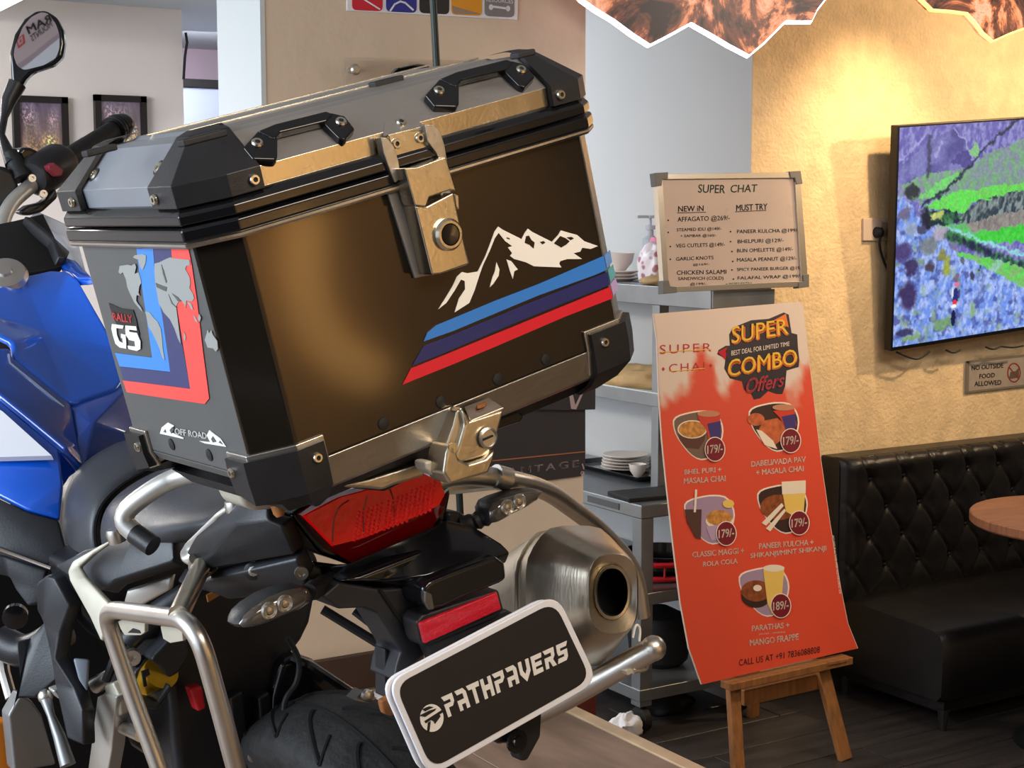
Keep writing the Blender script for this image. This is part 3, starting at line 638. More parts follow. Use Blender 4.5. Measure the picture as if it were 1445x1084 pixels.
p = W(925, 698, z=ZT+.01); solo('black_folder', MB().prism([Vector((p.x-.13, p.y-.03, ZT)), Vector((p.x+.12, p.y-.06, ZT)), Vector((p.x+.14, p.y+.10, ZT)), Vector((p.x-.11, p.y+.12, ZT))], (0, 0, .014)), BLACKR, 'flat black folder at the near corner of the steel table', 'folder', bevel=.003)
# red basket and pans on the lower shelf
p = W(935, 805, z=.48)
mb = MB(); 
for h, dr in ((.0, .0), (.05, .012)):
    mb.tube([Vector((p.x+(.17+dr)*math.cos(a), p.y+(.14+dr)*math.sin(a), .475+h+.008)) for a in [2*math.pi*k/28 for k in range(29)]], .009, 8)
for k in range(12):
    a = 2*math.pi*k/12; mb.tube([Vector((p.x+.17*math.cos(a), p.y+.14*math.sin(a), .48)), Vector((p.x+.182*math.cos(a), p.y+.152*math.sin(a), .53))], .004, 6)
solo('red_basket', mb, REDK, 'red wire basket rim on the lower shelf behind the poster edge', 'basket')
solo('black_pan', MB().lathe((p.x, p.y, .475), (0, 0, 1), [(.09, 0), (.13, .03), (.135, .075), (.128, .075), (.12, .03), (.08, .01)], 28), BLACKG, 'black pan sitting inside the red basket on the lower shelf', 'pan')
p = W(936, 905, z=.24)
solo('round_pot', MB().lathe((p.x+.02, p.y+.05, .15), (0, 0, 1), [(.08, 0), (.10, .02), (.11, .10), (.09, .17), (.03, .20), (.0085, .205)], 28), DARK, 'dark round pot on the bottom shelf of the steel rack', 'pot')
a = W(948, 872, z=.30); b_ = W(990, 884, z=.30); solo('steel_rod', MB().tube([a, b_], .009, 8), STEEL, 'short shiny steel rod behind the poster above the bottom shelf', 'rod')
p = W(888, 1040, z=0.0); solo('crumpled_tissue', crumple((p.x, p.y+.02, 0.0), .06, .045, .05, 15, .25), WHITEP, 'crumpled white tissue on the dark floor beside the rack foot', 'tissue', smooth=60)
p = W(925, 1020, z=0.0); solo('floor_bag', crumple((p.x+.12, p.y+.10, 0.0), .10, .08, .05, 18, .2), DARK, 'black bag lying on the floor behind the rack leg', 'bag', smooth=60)

# --- whiteboard on the shelf
d = Vector((0, .12, 1)).normalized(); P0 = W(937, 412, y=UY-.02)
wn_ = Vector((0, -1, .10)).normalized(); hb = lambda lift: (lambda px, py: W(px, py, pl=(P0+wn_*lift, wn_)))
c = W(1040, 410, pl=(P0, wn_)); t = thing('whiteboard', 'small aluminium framed whiteboard with handwritten menu leaning on top of the steel rack', 'whiteboard', c)
back = -wn_*.014
flat('panel', [(932, 250), (1126, 248), (1137, 402), (940, 408)], hb(0), BOARDW, t, off=c, back=back, smooth=0)
O = [(926, 246), (1129, 243), (1141, 404), (937, 413)]; I_ = [(935, 253), (1122, 251), (1131, 397), (944, 405)]
FR = mat('frame_aluminium', (205, 196, 182), .3, .9)
for i in range(4):
    j = (i+1) % 4; flat('frame_side', [O[i], O[j], I_[j], I_[i]], hb(.008), FR, t, off=c, back=-wn_*.022, bevel=.001)
CG = mat('grey_corner_cap', (104, 104, 100), .5)
for q in ([(924, 244), (943, 243), (943, 252), (935, 253), (934, 262), (926, 263)], [(1114, 242), (1130, 241), (1133, 259), (1124, 260), (1122, 251), (1116, 251)], [(1142, 387), (1142, 405), (1127, 407), (1127, 399), (1134, 397), (1133, 388)], [(936, 396), (944, 396), (946, 404), (955, 405), (956, 413), (936, 415)]):
    flat('corner_cap', q, hb(.011), CG, t, off=c, back=-wn_*.028, bevel=.0015)
hl = hb(.0007)
def L_(body, x0, x1, yt, yb, dy, m=PRINTBLK, **k):
    lettering(body, hl, [(x0, yt), (x1, yt+dy), (x1, yb+dy), (x0, yb)], m, t, off=c, **k)
L_('SUPER', 985, 1023, 260, 272, 1, PRINTGRN, shear=.1, offset=.006); L_('CHAT', 1031, 1069, 261, 272, -1, PRINTGRN, shear=.1, offset=.006)
L_('NEW iN', 957, 993, 291, 299, -1, offset=.012); stroke('underline', [(956, 300.5), (996, 299.6)], 1, hl, PRINTBLK, t, c, back=-wn_*.0005)
L_('MUST TRY', 1039, 1083, 289, 298, -2, offset=.012); stroke('underline', [(1038, 299), (1081, 297)], 1, hl, PRINTBLK, t, c, back=-wn_*.0005)
for (s_, x0, x1, yt, yb, dy) in (('AFFAGATO @269/-', 956, 1030, 306, 315, -2.5), ('STEAMED IDLI @149/-', 955, 1018, 322, 328, -2), ('+ SAMBAR @160/-', 960, 1011, 331, 336, -1), ('VEG CUTLETS @149/-', 954, 1023, 344, 351, -2), ('GARLIC KNOTS', 954, 1007, 363, 368, -2), ('@169/-', 978, 1001, 372, 376, -1),
                                 ('CHICKEN SALAMI', 955, 1025, 382, 388, -1.5), ('SANDWICH (COLD)', 957, 1021, 391, 397, -1), ('@199/-', 974, 997, 399, 404, -.5), ('PANEER KULCHA @199/-', 1040, 1127, 324, 331, -2), ('BHELPURI @129/-', 1041, 1106, 338, 345, -2), ('BUN OMELETTE @149/-', 1040, 1119, 351, 358, -2.5), ('MASALA PEANUT @129/-', 1040, 1124, 364, 371, -2.5), ('SPICY PANEER BURGER @199', 1040, 1132, 378, 384, -2.5), ('FALAFAL WRAP @199/-', 1041, 1131, 390, 396, -3)):
    L_(s_, x0, x1, yt, yb, dy, offset=.006)
for (x, y_) in ((943, 311), (943, 328), (946, 348), (946, 366), (1031, 327), (1031, 341), (1033, 355), (1034, 369), (1033, 381), (1035, 394)):
    flat('bullet', ell(x, y_, 1.2, 1.2, 8), hl, PRINTBLK, t, off=c, back=-wn_*.0005, smooth=0)
L_('+ MORE EXTRA', 1024, 1062, 399, 403, -1, PRINTTEAL, offset=.004)

# --- poster and easel
PA = W(1000, 962, y=3.50); PB = W(1030, 432, y=3.74)
v1 = Vector((1, 0, 0)); v2 = (PB-PA); v2.x = 0; v2.normalize(); pn = v1.cross(v2)
if pn.y > 0: pn = -pn
hp = lambda lift: (lambda px, py: W(px, py, pl=(PA+pn*lift, pn)))
PQ = [(922, 443), (1130, 426), (1211, 915), (990, 966)]
c = hp(0)(1098, 945); t = thing('menu_poster', 'tall red orange combo menu poster board resting on a wooden easel', 'poster', c)
edgeL = [(922, 443), (927, 480), (930, 560), (934, 620), (940, 680), (950, 770), (960, 850), (972, 915), (990, 966)]
edgeR = [(1128, 426), (1133, 430), (1146, 540), (1159, 650), (1172, 740), (1187, 830), (1197, 880), (1211, 915)]
flat('board', edgeL[:1]+edgeR+edgeL[::-1][:-1], hp(0), POSTC, t, off=c, back=-pn*.006, smooth=0)
def pinterp(E, y_):
    for a, b in zip(E[:-1], E[1:]):
        if a[1] <= y_ <= b[1]: return a[0]+(b[0]-a[0])*(y_-a[1])/(b[1]-a[1])
    return E[-1][0] if y_ > E[-1][1] else E[0][0]
def pcor(u, v):
    # follow the curled outline of the sheet
    for_y = lambda E, v_: E[0][1]+(E[-1][1]-E[0][1])*v_
    yl = for_y(edgeL, v); yr = for_y(edgeR, v); xl = pinterp(edgeL, yl)+.7; xr = pinterp(edgeR, yr)-.7
    return hp(.0006)(xl+(xr-xl)*u, yl+(yr-yl)*u)
def pcol(U, V):
    n = fbm(U*7, V*9, 4); e = .20+.05*(n-.5)*6-.05*U+.02*np.sin(U*9)
    m = np.clip((V-e)/.055, 0, 1)[:, None]; cream = np.array([[226, 204, 186]]); red = np.array([[222, 74, 44]])*(1+.10*(fbm(U*2+5, V*3, 3)-.5))[:, None]
    return cream*(1-m)+red*m
vgrid('printed_sheet', pcor, 60, 120, pcol, vmat('poster_print', .5), t, off=c)
hq = hp(.0012); hq2 = hp(.002); hq3 = hp(.0028); hq4 = hp(.0036); bk = -pn*.0005
def PL(body, q, m, hf=hq2, **k): lettering(body, hf, q, m, t, off=c, **k)
LR = mat('logo_red', (186, 40, 40), .5); LY = mat('logo_yellow', (240, 190, 50), .5); LO = mat('logo_orange', (238, 120, 40), .5)
PL('SUPER', [(931, 487), (1004, 484), (1004, 496), (931, 500)], LR, hq, spacing=1.25, offset=-.008)
PL('CHAI', [(944, 514), (994, 511), (994, 522), (944, 526)], LR, hq, spacing=1.25, offset=-.008)
stroke('logo_line', [(931, 497), (1004, 493)], 1.0, hq2, LY, t, c, back=bk); stroke('logo_line', [(946, 524), (994, 520)], 1.0, hq2, LY, t, c, back=bk)
for p in ((936, 521), (1003, 516)): flat('logo_dot', ell(*p, 2.4, 3, 4), hq, LR, t, off=c, back=bk, smooth=0)
flat('logo_backing', [(1029, 472), (1035, 462), (1060, 452), (1085, 450), (1106, 441), (1113, 444), (1117, 470), (1125, 472), (1126, 490), (1128, 508), (1127, 518), (1110, 523), (1108, 545), (1104, 556), (1096, 556), (1084, 552), (1073, 562), (1064, 564), (1060, 556), (1050, 550), (1047, 538), (1030, 534), (1022, 520), (1024, 506), (1012, 500), (1014, 494), (1024, 488), (1030, 488)], hq, mat('logo_black', (38, 30, 38), .5), t, off=c, back=bk, smooth=0)
flat('logo_spark', [(1013, 497), (1026, 490), (1024, 508)], hq2, VRED2, t, off=c, back=bk, smooth=0)
flat('logo_spark', [(1092, 452), (1109, 443), (1113, 462)], hq2, LO, t, off=c, back=bk, smooth=0)
PL('SUPER', [(1033, 463), (1112, 451), (1114, 473), (1032, 487)], LO, hq3, offset=.03); PL('SUPER', [(1033, 461), (1111, 449), (1113, 471), (1032, 485)], LY, hq4, offset=0)
flat('logo_banner', [(1024, 494), (1123, 474), (1125, 489), (1026, 510)], hq2, MATS['logo_black'], t, off=c, back=bk, smooth=0)
PL('BEST DEAL FOR LIMITED TIME', [(1032, 495), (1114, 482), (1114, 488), (1032, 502)], PRINTW, hq3)
PL('COMBO', [(1027, 510), (1125, 494), (1126, 516), (1026, 534)], LO, hq3, offset=.03); PL('COMBO', [(1028, 508), (1124, 492), (1125, 514), (1027, 532)], LY, hq4, offset=0)
PL('Offers', [(1053, 534), (1107, 526), (1107, 545), (1053, 556)], mat('logo_pink', (226, 84, 92), .5), hq4, shear=.3, offset=.01)
FD = mat('dish_dark', (58, 34, 26), .5); FB = mat('dish_brown', (140, 72, 34), .5, 0, .4, 60); FN = mat('noodle_ochre', (198, 134, 62), .5, 0, .4, 70); CUPR = mat('cup_red', (206, 60, 40), .5); CUPB = mat('cup_blue', (64, 48, 110), .5)
TEA = mat('tea_tan', (196, 132, 96), .5); MANGO = mat('mango_yellow', (238, 196, 96), .5); FOAM = mat('foam_cream', (240, 222, 196), .5); PRC = mat('price_maroon', (120, 20, 34), .5); BUN = mat('bun_orange', (196, 98, 52), .5, 0, .3, 50); LILAC = mat('table_lilac', (168, 140, 160), .5); COLA = mat('cola_brown', (84, 52, 44), .5)
def blob(dx, dy, s=1.0):
    base = [(948, 592), (958, 585), (985, 579), (1008, 580), (1018, 592), (1022, 608), (1016, 632), (1004, 646), (990, 651), (976, 644), (962, 628), (952, 612)]
    bx, by = 985, 615; return [tuple(p) for p in rpoly([((x-bx)*s+bx+dx, (y_-by)*s+by+dy) for x, y_ in base], 8, 2)]
def P_(px, m, hf, nm='print_shape'): flat(nm, px, hf, m, t, off=c, back=bk, smooth=0)
def combo(dx, dy, bgm, shapes, price):
    P_(blob(dx, dy, 1.0), PRINTW, hq, 'photo_outline'); P_(blob(dx, dy, .94), bgm, hq2, 'photo_ground')
    for i, (px, m) in enumerate(shapes): P_([(x+dx, y_+dy) for x, y_ in px], m, hp(.0024+.0004*i), 'photo_shape')
    cx_, cy_ = 1009+dx, 634+dy
    P_(ell(cx_, cy_, 14.6, 17.6), PRINTW, hp(.0056), 'price_outline'); P_(ell(cx_, cy_, 13.4, 16.4), PRC, hp(.0062), 'price_disc')
    PL(price, [(cx_-11, cy_-5), (cx_+11, cy_-8), (cx_+11, cy_+4), (cx_-11, cy_+7)], PRINTW, hp(.0068), offset=.012)
bowlb = [(957, 612), (997, 606), (994, 622), (986, 634), (968, 632), (960, 622)]
combo(0, 0, mat('ground_tan', (120, 96, 78), .5), [(bowlb, mat('bowl_brown', (92, 54, 40), .5)), (ell(977, 606, 21, 13), FOAM), (ell(977, 606, 19, 11.5), FN), ([(984, 586), (1016, 584), (1017, 612), (1012, 624), (1000, 620), (996, 604), (988, 596)], CUPR), ([(998, 598), (1017, 594), (1017, 620), (1003, 618)], CUPB), (ell(1000, 584, 16, 4.5), TEA)], '179/-')
combo(107, -12, FD, [(ell(960, 604, 12, 9), BUN), ([(962, 622), (970, 606), (990, 602), (1002, 612), (1000, 630), (984, 642), (970, 638)], BUN), ([(960, 618), (972, 640), (990, 646), (984, 634), (968, 620)], FOAM), ([(984, 592), (1014, 588), (1017, 612), (1010, 624), (1000, 614), (994, 602)], CUPR), ([(996, 600), (1016, 596), (1016, 616), (1002, 618)], CUPB), (ell(999, 587, 16, 4.5), TEA)], '179/-')
combo(16, 119, LILAC, [(ell(999, 616, 19, 12), FOAM), (ell(999, 612, 18, 11), FN), ([(980, 624), (1014, 620), (1008, 640), (988, 644)], mat('lilac_bowl', (184, 156, 180), .5)), ([(950, 600), (974, 600), (973, 642), (966, 640), (954, 618)], COLA), ([(965, 572), (968, 572), (966, 604), (963, 604)], FOAM), (ell(1012, 592, 8, 6), MANGO)], '179/-')
combo(119, 104, FD, [(ell(980, 612, 26, 18), FB), ([(956, 634), (984, 606), (987, 610), (962, 638)], FOAM), ([(962, 642), (988, 614), (990, 617), (968, 646)], FOAM), ([(984, 582), (1018, 580), (1015, 622), (1004, 626), (990, 618)], MANGO), ([(984, 576), (1018, 574), (1018, 592), (985, 594)], FOAM)], '179/-')
combo(93, 221, LILAC, [(ell(974, 620, 21, 17), FD), (ell(974, 613, 21, 15), FB), (ell(976, 609, 6, 4.5), FOAM), ([(984, 582), (1014, 579), (1009, 636), (996, 646), (990, 630)], MANGO), (ell(999, 581, 15, 5), FOAM)], '189/-')
for (s_, x0, x1, yt, yb, dy) in (('BHEL PURI +', 966, 1018, 663, 670, -4), ('MASALA CHAI', 965, 1024, 675, 683, -4), ('DABELI/VADA PAV', 1060, 1137, 651, 659, -7), ('+ MASALA CHAI', 1067, 1134, 663, 671, -6), ('CLASSIC MAGGI +', 977, 1050, 779, 787, -6), ('ROLA COLA', 992, 1041, 793, 800, -5), ('PANEER KULCHA +', 1071, 1148, 767, 775, -6), ('SHIKANJI/MINT SHIKANJI', 1059, 1166, 781, 790, -11), ('PARATHAS +', 1061, 1114, 883, 891, -5), ('(ALOO - ONION)', 1071, 1108, 894, 897, -3), ('MANGO FRAPPE', 1058, 1127, 903, 912, -9)):
    PL(s_, [(x0, yt), (x1, yt+dy), (x1, yb+dy), (x0, yb)], PRINTW, hq2, offset=.012)
PL('CALL US AT +91 7836088808', [(1043, 931), (1157, 912), (1157, 921), (1043, 940)], PRINTBLK, hq2, spacing=1.06)
PL('INCLUSIVE OF ALL TAXES. OFFER VALID FOR LIMITED TIME', [(1177, 756), (1187, 838), (1184, 838), (1174, 756)], PRINTW, hq2)
# easel
EA = W(1100, 945, y=3.50); c = Vector((W(1110, 1070, z=0).x, 3.62, 0)); t = thing('wooden_easel', 'small oak easel with three legs and ledge holding the red menu poster', 'easel', c)
def bar(name, a, b, w, d, m=WOOD):
    a, b = Vector(a), Vector(b); ax = (b-a).normalized(); s_ = ax.cross(Vector((0, 1, 0))).normalized(); e_ = ax.cross(s_)
    mb = MB().loft([[p+s_*i*w/2+e_*j*d/2 for i, j in ((-1, -1), (1, -1), (1, 1), (-1, 1))] for p in (a, b)]); return obj(name, mb, m, t, off=c, bevel=.003)
def leg(px0, px1, y0, y1): # through two pixels, carried down to the floor
    a = W(*px0, y=y0); b = W(*px1, y=y1); d_ = b-a; return a, a+d_*(a.z/(a.z-b.z))
a, b = leg((1034, 970), (1040, 1070), 3.53, 3.46); bar('leg', a, b, .042, .022)
topL = a
a, b = leg((1158, 938), (1187, 1050), 3.53, 3.46); bar('leg', a, b, .046, .022); topR = a
ap = (topL+topR)/2; ap = Vector((ap.x, 3.80, 1.30))
bar('upright', topL, Vector((ap.x-.05, 3.76, 1.25)), .036, .02); bar('upright', topR, Vector((ap.x+.05, 3.76, 1.25)), .036, .02)
a = W(1060, 965, y=3.78); bar('rear_leg', Vector((a.x+.02, 3.80, 1.25)), Vector((W(1062, 1040, y=3.92).x, 3.92, 0)), .04, .022)
bar('crossbar', W(1048, 985, y=3.535), W(1158, 960, y=3.535), .05, .018)
bar('ledge', W(1024, 968, y=3.50), W(1196, 930, y=3.50), .024, .05)
obj('ledge_lip', MB().prism([W(1170, 935, y=3.47), W(1197, 930, y=3.47), W(1197, 934, y=3.47), W(1170, 939, y=3.47)], (0, .012, 0)), WOOD, t, off=c, bevel=.001)

# --- sofa
YB = 3.975; zs_ = .36; YF = 3.44
xs = W(1336, 893, y=YF).x; zf = W(1336, 893, y=YF).z; zback = W(1180, 643, y=YB).z
c = Vector((xs+1.2, (YB+YF)/2, 0)); t = thing('leather_sofa', 'long black leather sofa with button tufted back along the golden wall', 'sofa', c)
XE = xs+2.6; xl = xs-.02
mb = MB(); rings = []
for (x, s) in ((xs, .94), (xs+.03, 1), (XE-.03, 1), (XE, .94)):
    prof = [(YF+.02, .10), (YF, .12), (YF-.004, zf-.05), (YF+.012, zf-.015), (YF+.05, zf), (YB-.1, zf+.02), (YB, zf+.02), (YB, .10)]
    yc_, zc_ = (YF+YB)/2, (zf+.1)/2; rings.append([Vector((x, yc_+(y_-yc_)*s, zc_+(z_-zc_)*s)) for y_, z_ in prof])
obj('seat_cushion', mb.loft(rings), LEATH, t, off=c, smooth=50)
obj('base', MB().box((xs+.03, YF+.03, .06), (XE-.03, YB, .11)), LEATH, t, off=c, bevel=.004)
for x in (xs+.03, xs+1.3, XE-.06):
    for y_ in (YF+.04, YB-.04): obj('leg', MB().lathe((x+.01, y_, 0), (0, 0, 1), [(.012, 0), (.02, .07)], 10), BLACKM, t, off=c)
# tufted back: one height field with buttons
bp = [(1227, 676), (1272, 663), (1316, 654), (1365, 651), (1408, 645), (1258, 717), (1302, 703), (1350, 697), (1392, 692), (1431, 686), (1214, 735), (1283, 756), (1328, 749), (1371, 742), (1411, 732), (1237, 771), (1304, 793), (1348, 786), (1389, 782), (1258, 806)]
B0 = W(1227, 676, y=YB-.08); sx_ = (W(1365, 651, y=YB-.08).x-B0.x)/3; sz_ = .104; zr = B0.z
xL = W(1172, 660, y=YB).x; xR = XE
buttons = []
for rI in range(-1, 4):
    for k in range(-2, 34):
        x = B0.x+(k+(.5 if rI % 2 else 0))*sx_; z = zr-rI*sz_
        if xL+.08 < x < xR-.04 and z > zf+.03 and rI >= 0: buttons.append((x, z))
BXY = np.array(buttons); nx, nz_ = 560, 74; zTop = zback; zBot = zf+.0
Xg, Vg = np.meshgrid(np.linspace(xL, xR, nx), np.linspace(0, 1, nz_)); 
Zl = zTop-.035-(zTop-.035-zBot)*Vg
dmin = np.full(Xg.shape, 9.0)
for bx, bz in buttons: dmin = np.minimum(dmin, np.hypot(Xg-bx, (Zl-bz)))
# diagonal creases between buttons
u_ = (Xg-B0.x)/sx_; w_ = (zr-Zl)/sz_
a_ = (u_-w_/2); b_ = (u_+w_/2)
cr = np.minimum(np.abs(a_-np.round(a_)), 9); cr2 = np.abs(b_-np.round(b_))
H = .020*np.tanh(dmin/.030)-.007*np.exp(-(cr/.05)**2)*(w_ > -.6)-.003*np.exp(-(cr2/.06)**2)*(w_ > 0)
H += .004*(fbm(Xg*12, Zl*12, 3)-.5)*2
endf = np.clip((Xg-xL)/.05, 0, 1); endf = np.sqrt(1-(1-endf)**2)
Yg = YB-.05-.03*endf-H*endf*(np.clip((1-Vg)/.12, 0, 1))**.5
co = []; 
for j in range(nz_):
    for i in range(nx): co.append(Vector((Xg[j, i], Yg[j, i], Zl[j, i])))
fs = [(j*nx+i, (j+1)*nx+i, (j+1)*nx+i+1, j*nx+i+1) for j in range(nz_-1) for i in range(nx-1)]
# rolled top
top = []; n0 = len(co)
for a in (25, 50, 75, 90):
    r_ = math.radians(a)
    for i in range(nx):
        rib = -.006*math.exp(-(((u_[0, i]+.35) % 1-.5)/.06)**2); yb_ = Yg[0, i]; co.append(Vector((Xg[0, i], yb_+(.04+rib)*(1-math.cos(r_)), zTop-.035+(.035+rib)*math.sin(r_))))
for k in range(4):
    up0 = 0 if k == 0 else n0+(k-1)*nx
    for i in range(nx-1): fs.append((up0+i, up0+i+1, n0+k*nx+i+1, n0+k*nx+i))
mb = MB(); mb.v = co; mb.f = fs; mb.mi = [0]*len(fs)
obj('tufted_back', mb, LEATH, t, off=c, smooth=80, recalc=False)
obj('back_frame', MB().box((xL, YB-.045, .1), (xR, YW-.002, zTop-.002)), LEATH, t, off=c, bevel=.008)
bm_ = MB().sphere((0, 0, 0), .0085, seg=8, sc=(1, .6, 1)); first = None
for bx, bz in buttons:
    if W and bx > W(1475, 700, y=YB-.08).x: continue
    if first is None: first = obj('button', bm_, LEATH, t); o = first
    else: o = first.copy(); COL.objects.link(o)
    o.location = Vector((bx, YB-.084, bz))-c
# --- round table
p = W(1415, 752, z=.72); R_ = .36; cc = Vector((p.x+R_*.93, p.y-.05, 0)); t = thing('round_table', 'brown laminate round cafe table at the right edge before the sofa', 'table', cc)
obj('tabletop', MB().lathe((0, 0, .715), (0, 0, 1), [(R_-.006, 0), (R_, .006), (R_, .03), (R_-.004, .034)], 64), WOODT, t)
obj('pedestal', MB().lathe((0, 0, .02), (0, 0, 1), [(.03, 0), (.03, .695)], 16), BLACKM, t)
obj('base', MB().lathe((0, 0, 0), (0, 0, 1), [(.20, 0), (.20, .012), (.04, .03)], 32), BLACKM, t)

# ================================================================== LUGGAGE CASE
BM4 = Matrix.Translation(BT) @ BR.to_4x4()
case = thing('luggage_case', 'large black aluminium luggage case with stripe stickers mounted on the motorcycle tail', 'case', mw=BM4)
WX, CXo, CYo, HB, DB = .185, .0365, .0213, .207, .2414
CXR = .024                                                          # the right corners are cut narrower
def ring(z, ins=0, x0=None):
    """octagon of the case at height z, moved in by ins"""
    w, ox, rx_, y0, y1, y2, y3 = WX-ins*.62, WX+CXo-ins, WX+CXR-ins, ins, CYo+ins*.62, CYo+DB-ins*.62, CYo*2+DB-ins
    return [Vector(p+(z,)) for p in ((-w, y0), (w, y0), (rx_, y1), (rx_, y2), (w, y3), (-w, y3), (-ox, y2), (-ox, y1))]
mb = MB(); R1, R2 = ring(0), ring(HB); mb.v = R1+R2; fs = [(i, (i+1) % 8, (i+1) % 8+8, i+8) for i in range(8)]
mb.f = fs+[tuple(range(8)), tuple(range(15, 7, -1))]; mb.mi = [0, 2, 0, 0, 0, 0, 1, 0, 0, 0]
obj('body_shell', mb, [COATB, COATS, ALU], case, bevel=.003, seg=3, smooth=20)
mb = MB(); rs = [ring(-.030, .010), ring(-.026, .004), ring(.001, -.0005)]
for r_ in rs:
    for i in (5, 6, 7): r_[i].z = max(r_[i].z, -.008)
mb.v = [p for r_ in rs for p in r_]
for k in range(2):
    for i in range(8): mb.f.append((k*8+i, k*8+(i+1) % 8, (k+1)*8+(i+1) % 8, (k+1)*8+i)); mb.mi.append(1 if i >= 5 else 0)
mb.f += [tuple(range(7, -1, -1)), tuple(16+i for i in range(8))]; mb.mi += [1, 1]
obj('base_tray', mb, [ALU, COATS], case, bevel=.001)
obj('under_tray', MB().loft([ring(-.046, .035), ring(-.029, .022)]), BLACKM, case)
obj('lip', MB().loft([ring(HB-.002, -.007), ring(HB, -.0085), ring(HB+.002, -.0085), ring(HB+.003, -.007)]), ALU, case)
obj('body_rim', MB().loft([ring(HB+.001, -.006), ring(HB+.004, -.009), ring(HB+.013, -.009), ring(HB+.0155, -.0075)]), BLACKG, case, bevel=.0015, smooth=22)
obj('lid_rim', MB().loft([ring(.2235, -.006), ring(.2245, -.008), ring(.232, -.008), ring(.2375, -.004), ring(.240, 0)]), BLACKG, case, bevel=.0012)
mb = MB(); rs = [ring(.239, .001), ring(.2565, 0), ring(.2865, .034), ring(.2885, .042), ring(.2885, .060), ring(.2915, .066)]
mb.v = [p for r_ in rs for p in r_]
for k in range(5):
    for i in range(8): mb.f.append((k*8+i, k*8+(i+1) % 8, (k+1)*8+(i+1) % 8, (k+1)*8+i)); mb.mi.append((1 if k == 0 else 0) if i < 6 else 2)
mb.f += [tuple(range(7, -1, -1)), tuple(40+i for i in range(8))]; mb.mi += [0, 0]
obj('lid_shell', mb, [LIDALU, GOLDALU, mat('lid_side_grey', (146, 150, 156), .42, .5, .05, 8)], case, bevel=.0015, smooth=20)
def cpath(sx, sy, z, ins, a=.045, b=.045):
    """path round one corner: start on the side face, end on the rear (sy=-1) or front face"""
    ym = (CYo*2+DB)/2; w, ox = WX-ins*.62, WX+(CXo if sx < 0 else CXR)-ins
    pts = [(-ox, CYo+a), (-ox, CYo+ins*.62), (-w, ins), (-WX+b-.02, ins)]
    out = []
    for x, y in pts:
        if sx > 0: x = -x
        if sy > 0: y = 2*ym-y
        out.append(Vector((x, y, z)))
    for i, lim in ((0, -.014), (1, -.026)): out[i].z = max(out[i].z, lim-.0004*(z < lim)*abs(z)*100)
    return out
def guard(name, sx, sy, levels, m, t_in, a=.045, b=.045, bevel=.0012):
    mb = MB()
    outer = [cpath(sx, sy, z, ins, a, b) for z, ins in levels]; inner = [cpath(sx, sy, z, ins+t_in, a, b) for z, ins in levels]
    n = 4; K = len(levels); mb.v = [p for r_ in outer for p in r_]+[p for r_ in inner for p in r_]; o = n*K
    for k in range(K-1):
        for i in range(n-1):
            mb.f.append((k*n+i, k*n+i+1, (k+1)*n+i+1, (k+1)*n+i)); mb.f.append((o+k*n+i, o+(k+1)*n+i, o+(k+1)*n+i+1, o+k*n+i+1))
        mb.f.append((k*n, (k+1)*n, o+(k+1)*n, o+k*n)); mb.f.append((k*n+n-1, o+k*n+n-1, o+(k+1)*n+n-1, (k+1)*n+n-1))
    for i in range(n-1):
        mb.f.append((i, o+i, o+i+1, i+1)); q = (K-1)*n; mb.f.append((q+i, q+i+1, o+q+i+1, o+q+i))
    mb.mi = [0]*len(mb.f); return obj(name, mb, m, case, bevel=bevel, smooth=20)
def rivet(p, n, m=RIV, r=.0048, parent=None, off=None):
    p = Vector(p); n = Vector(n).normalized(); mb = MB().lathe(p, n, [(r, -.001), (r, .0008), (r*.8, .0022), (r*.45, .0022), (r*.4, .0006), (.0002, .0006)], 18)
    mb2 = MB().lathe(p, n, [(r*.42, .0004), (r*.42, .0010)], 12)
    o = obj('rivet', mb, m, parent or case, off=off); obj('rivet_hole', mb2, DARK, o) ; return o
lid_n = Vector((0, -.0335, .034)).normalized(); lid_n = Vector((0, -.0325, .034)).normalized()
slope_pl = lambda d=0: (Vector((0, 0, .2545))+Vector((0, -.686, .727))*d, Vector((0, -.686, .727)))
for sx in (-1, 1):
    for sy in (-1, 1):
        b_ = .047 if sx < 0 else .049
        g = guard('lid_corner_guard', sx, sy, [(.2385, -.007), (.2575, -.0075), (.2915, .030), (.2945, .040), (.2945, .056)], BLACKM, .0068, .042, b_)
        for q, nn in ((cpath(sx, sy, .2475, -.0085, .030, b_-.009), None),):
            yr = -1 if sy < 0 else 1
            rivet(q[3]-Vector((0, 0, 0)), (0, sy, 0)); rivet(q[0], (sx, 0, 0))
        guard('corner_guard_plate', sx, sy, [(-.024, .002), (.0, -.003), (.022, -.003)], ALU, .0035, .036, .046 if sx < 0 else .064)
        guard('bottom_corner_guard', sx, sy, [(-.047, .028), (-.036, .008), (-.022, -.006), (.0, -.008), (.018, -.008)], BLACKM, .0075, .030, .042 if sx < 0 else .060)
        q = cpath(sx, sy, .006, -.0085, .022, .032 if sx < 0 else .046); rivet(q[3], (0, sy, 0)); rivet(q[0], (sx, 0, 0))
# flat pads on top of the lid corners
for p, w_ in (((285, 191), .019), ((738, 73), .010), ((545, 112), .016), ((140, 209), .014)):
    q = B(*p, z=.2955); obj('rubber_pad', MB().box((q.x-w_, q.y-.006, .2905), (q.x+w_, q.y+.008, .2962)), BLACKR, case, bevel=.0015)
for y_ in (.10, .19): obj('lid_seam', MB().box((-.16, y_, .2912), (.16, y_+.003, .2930)), GOLDALU, case, bevel=.0005)
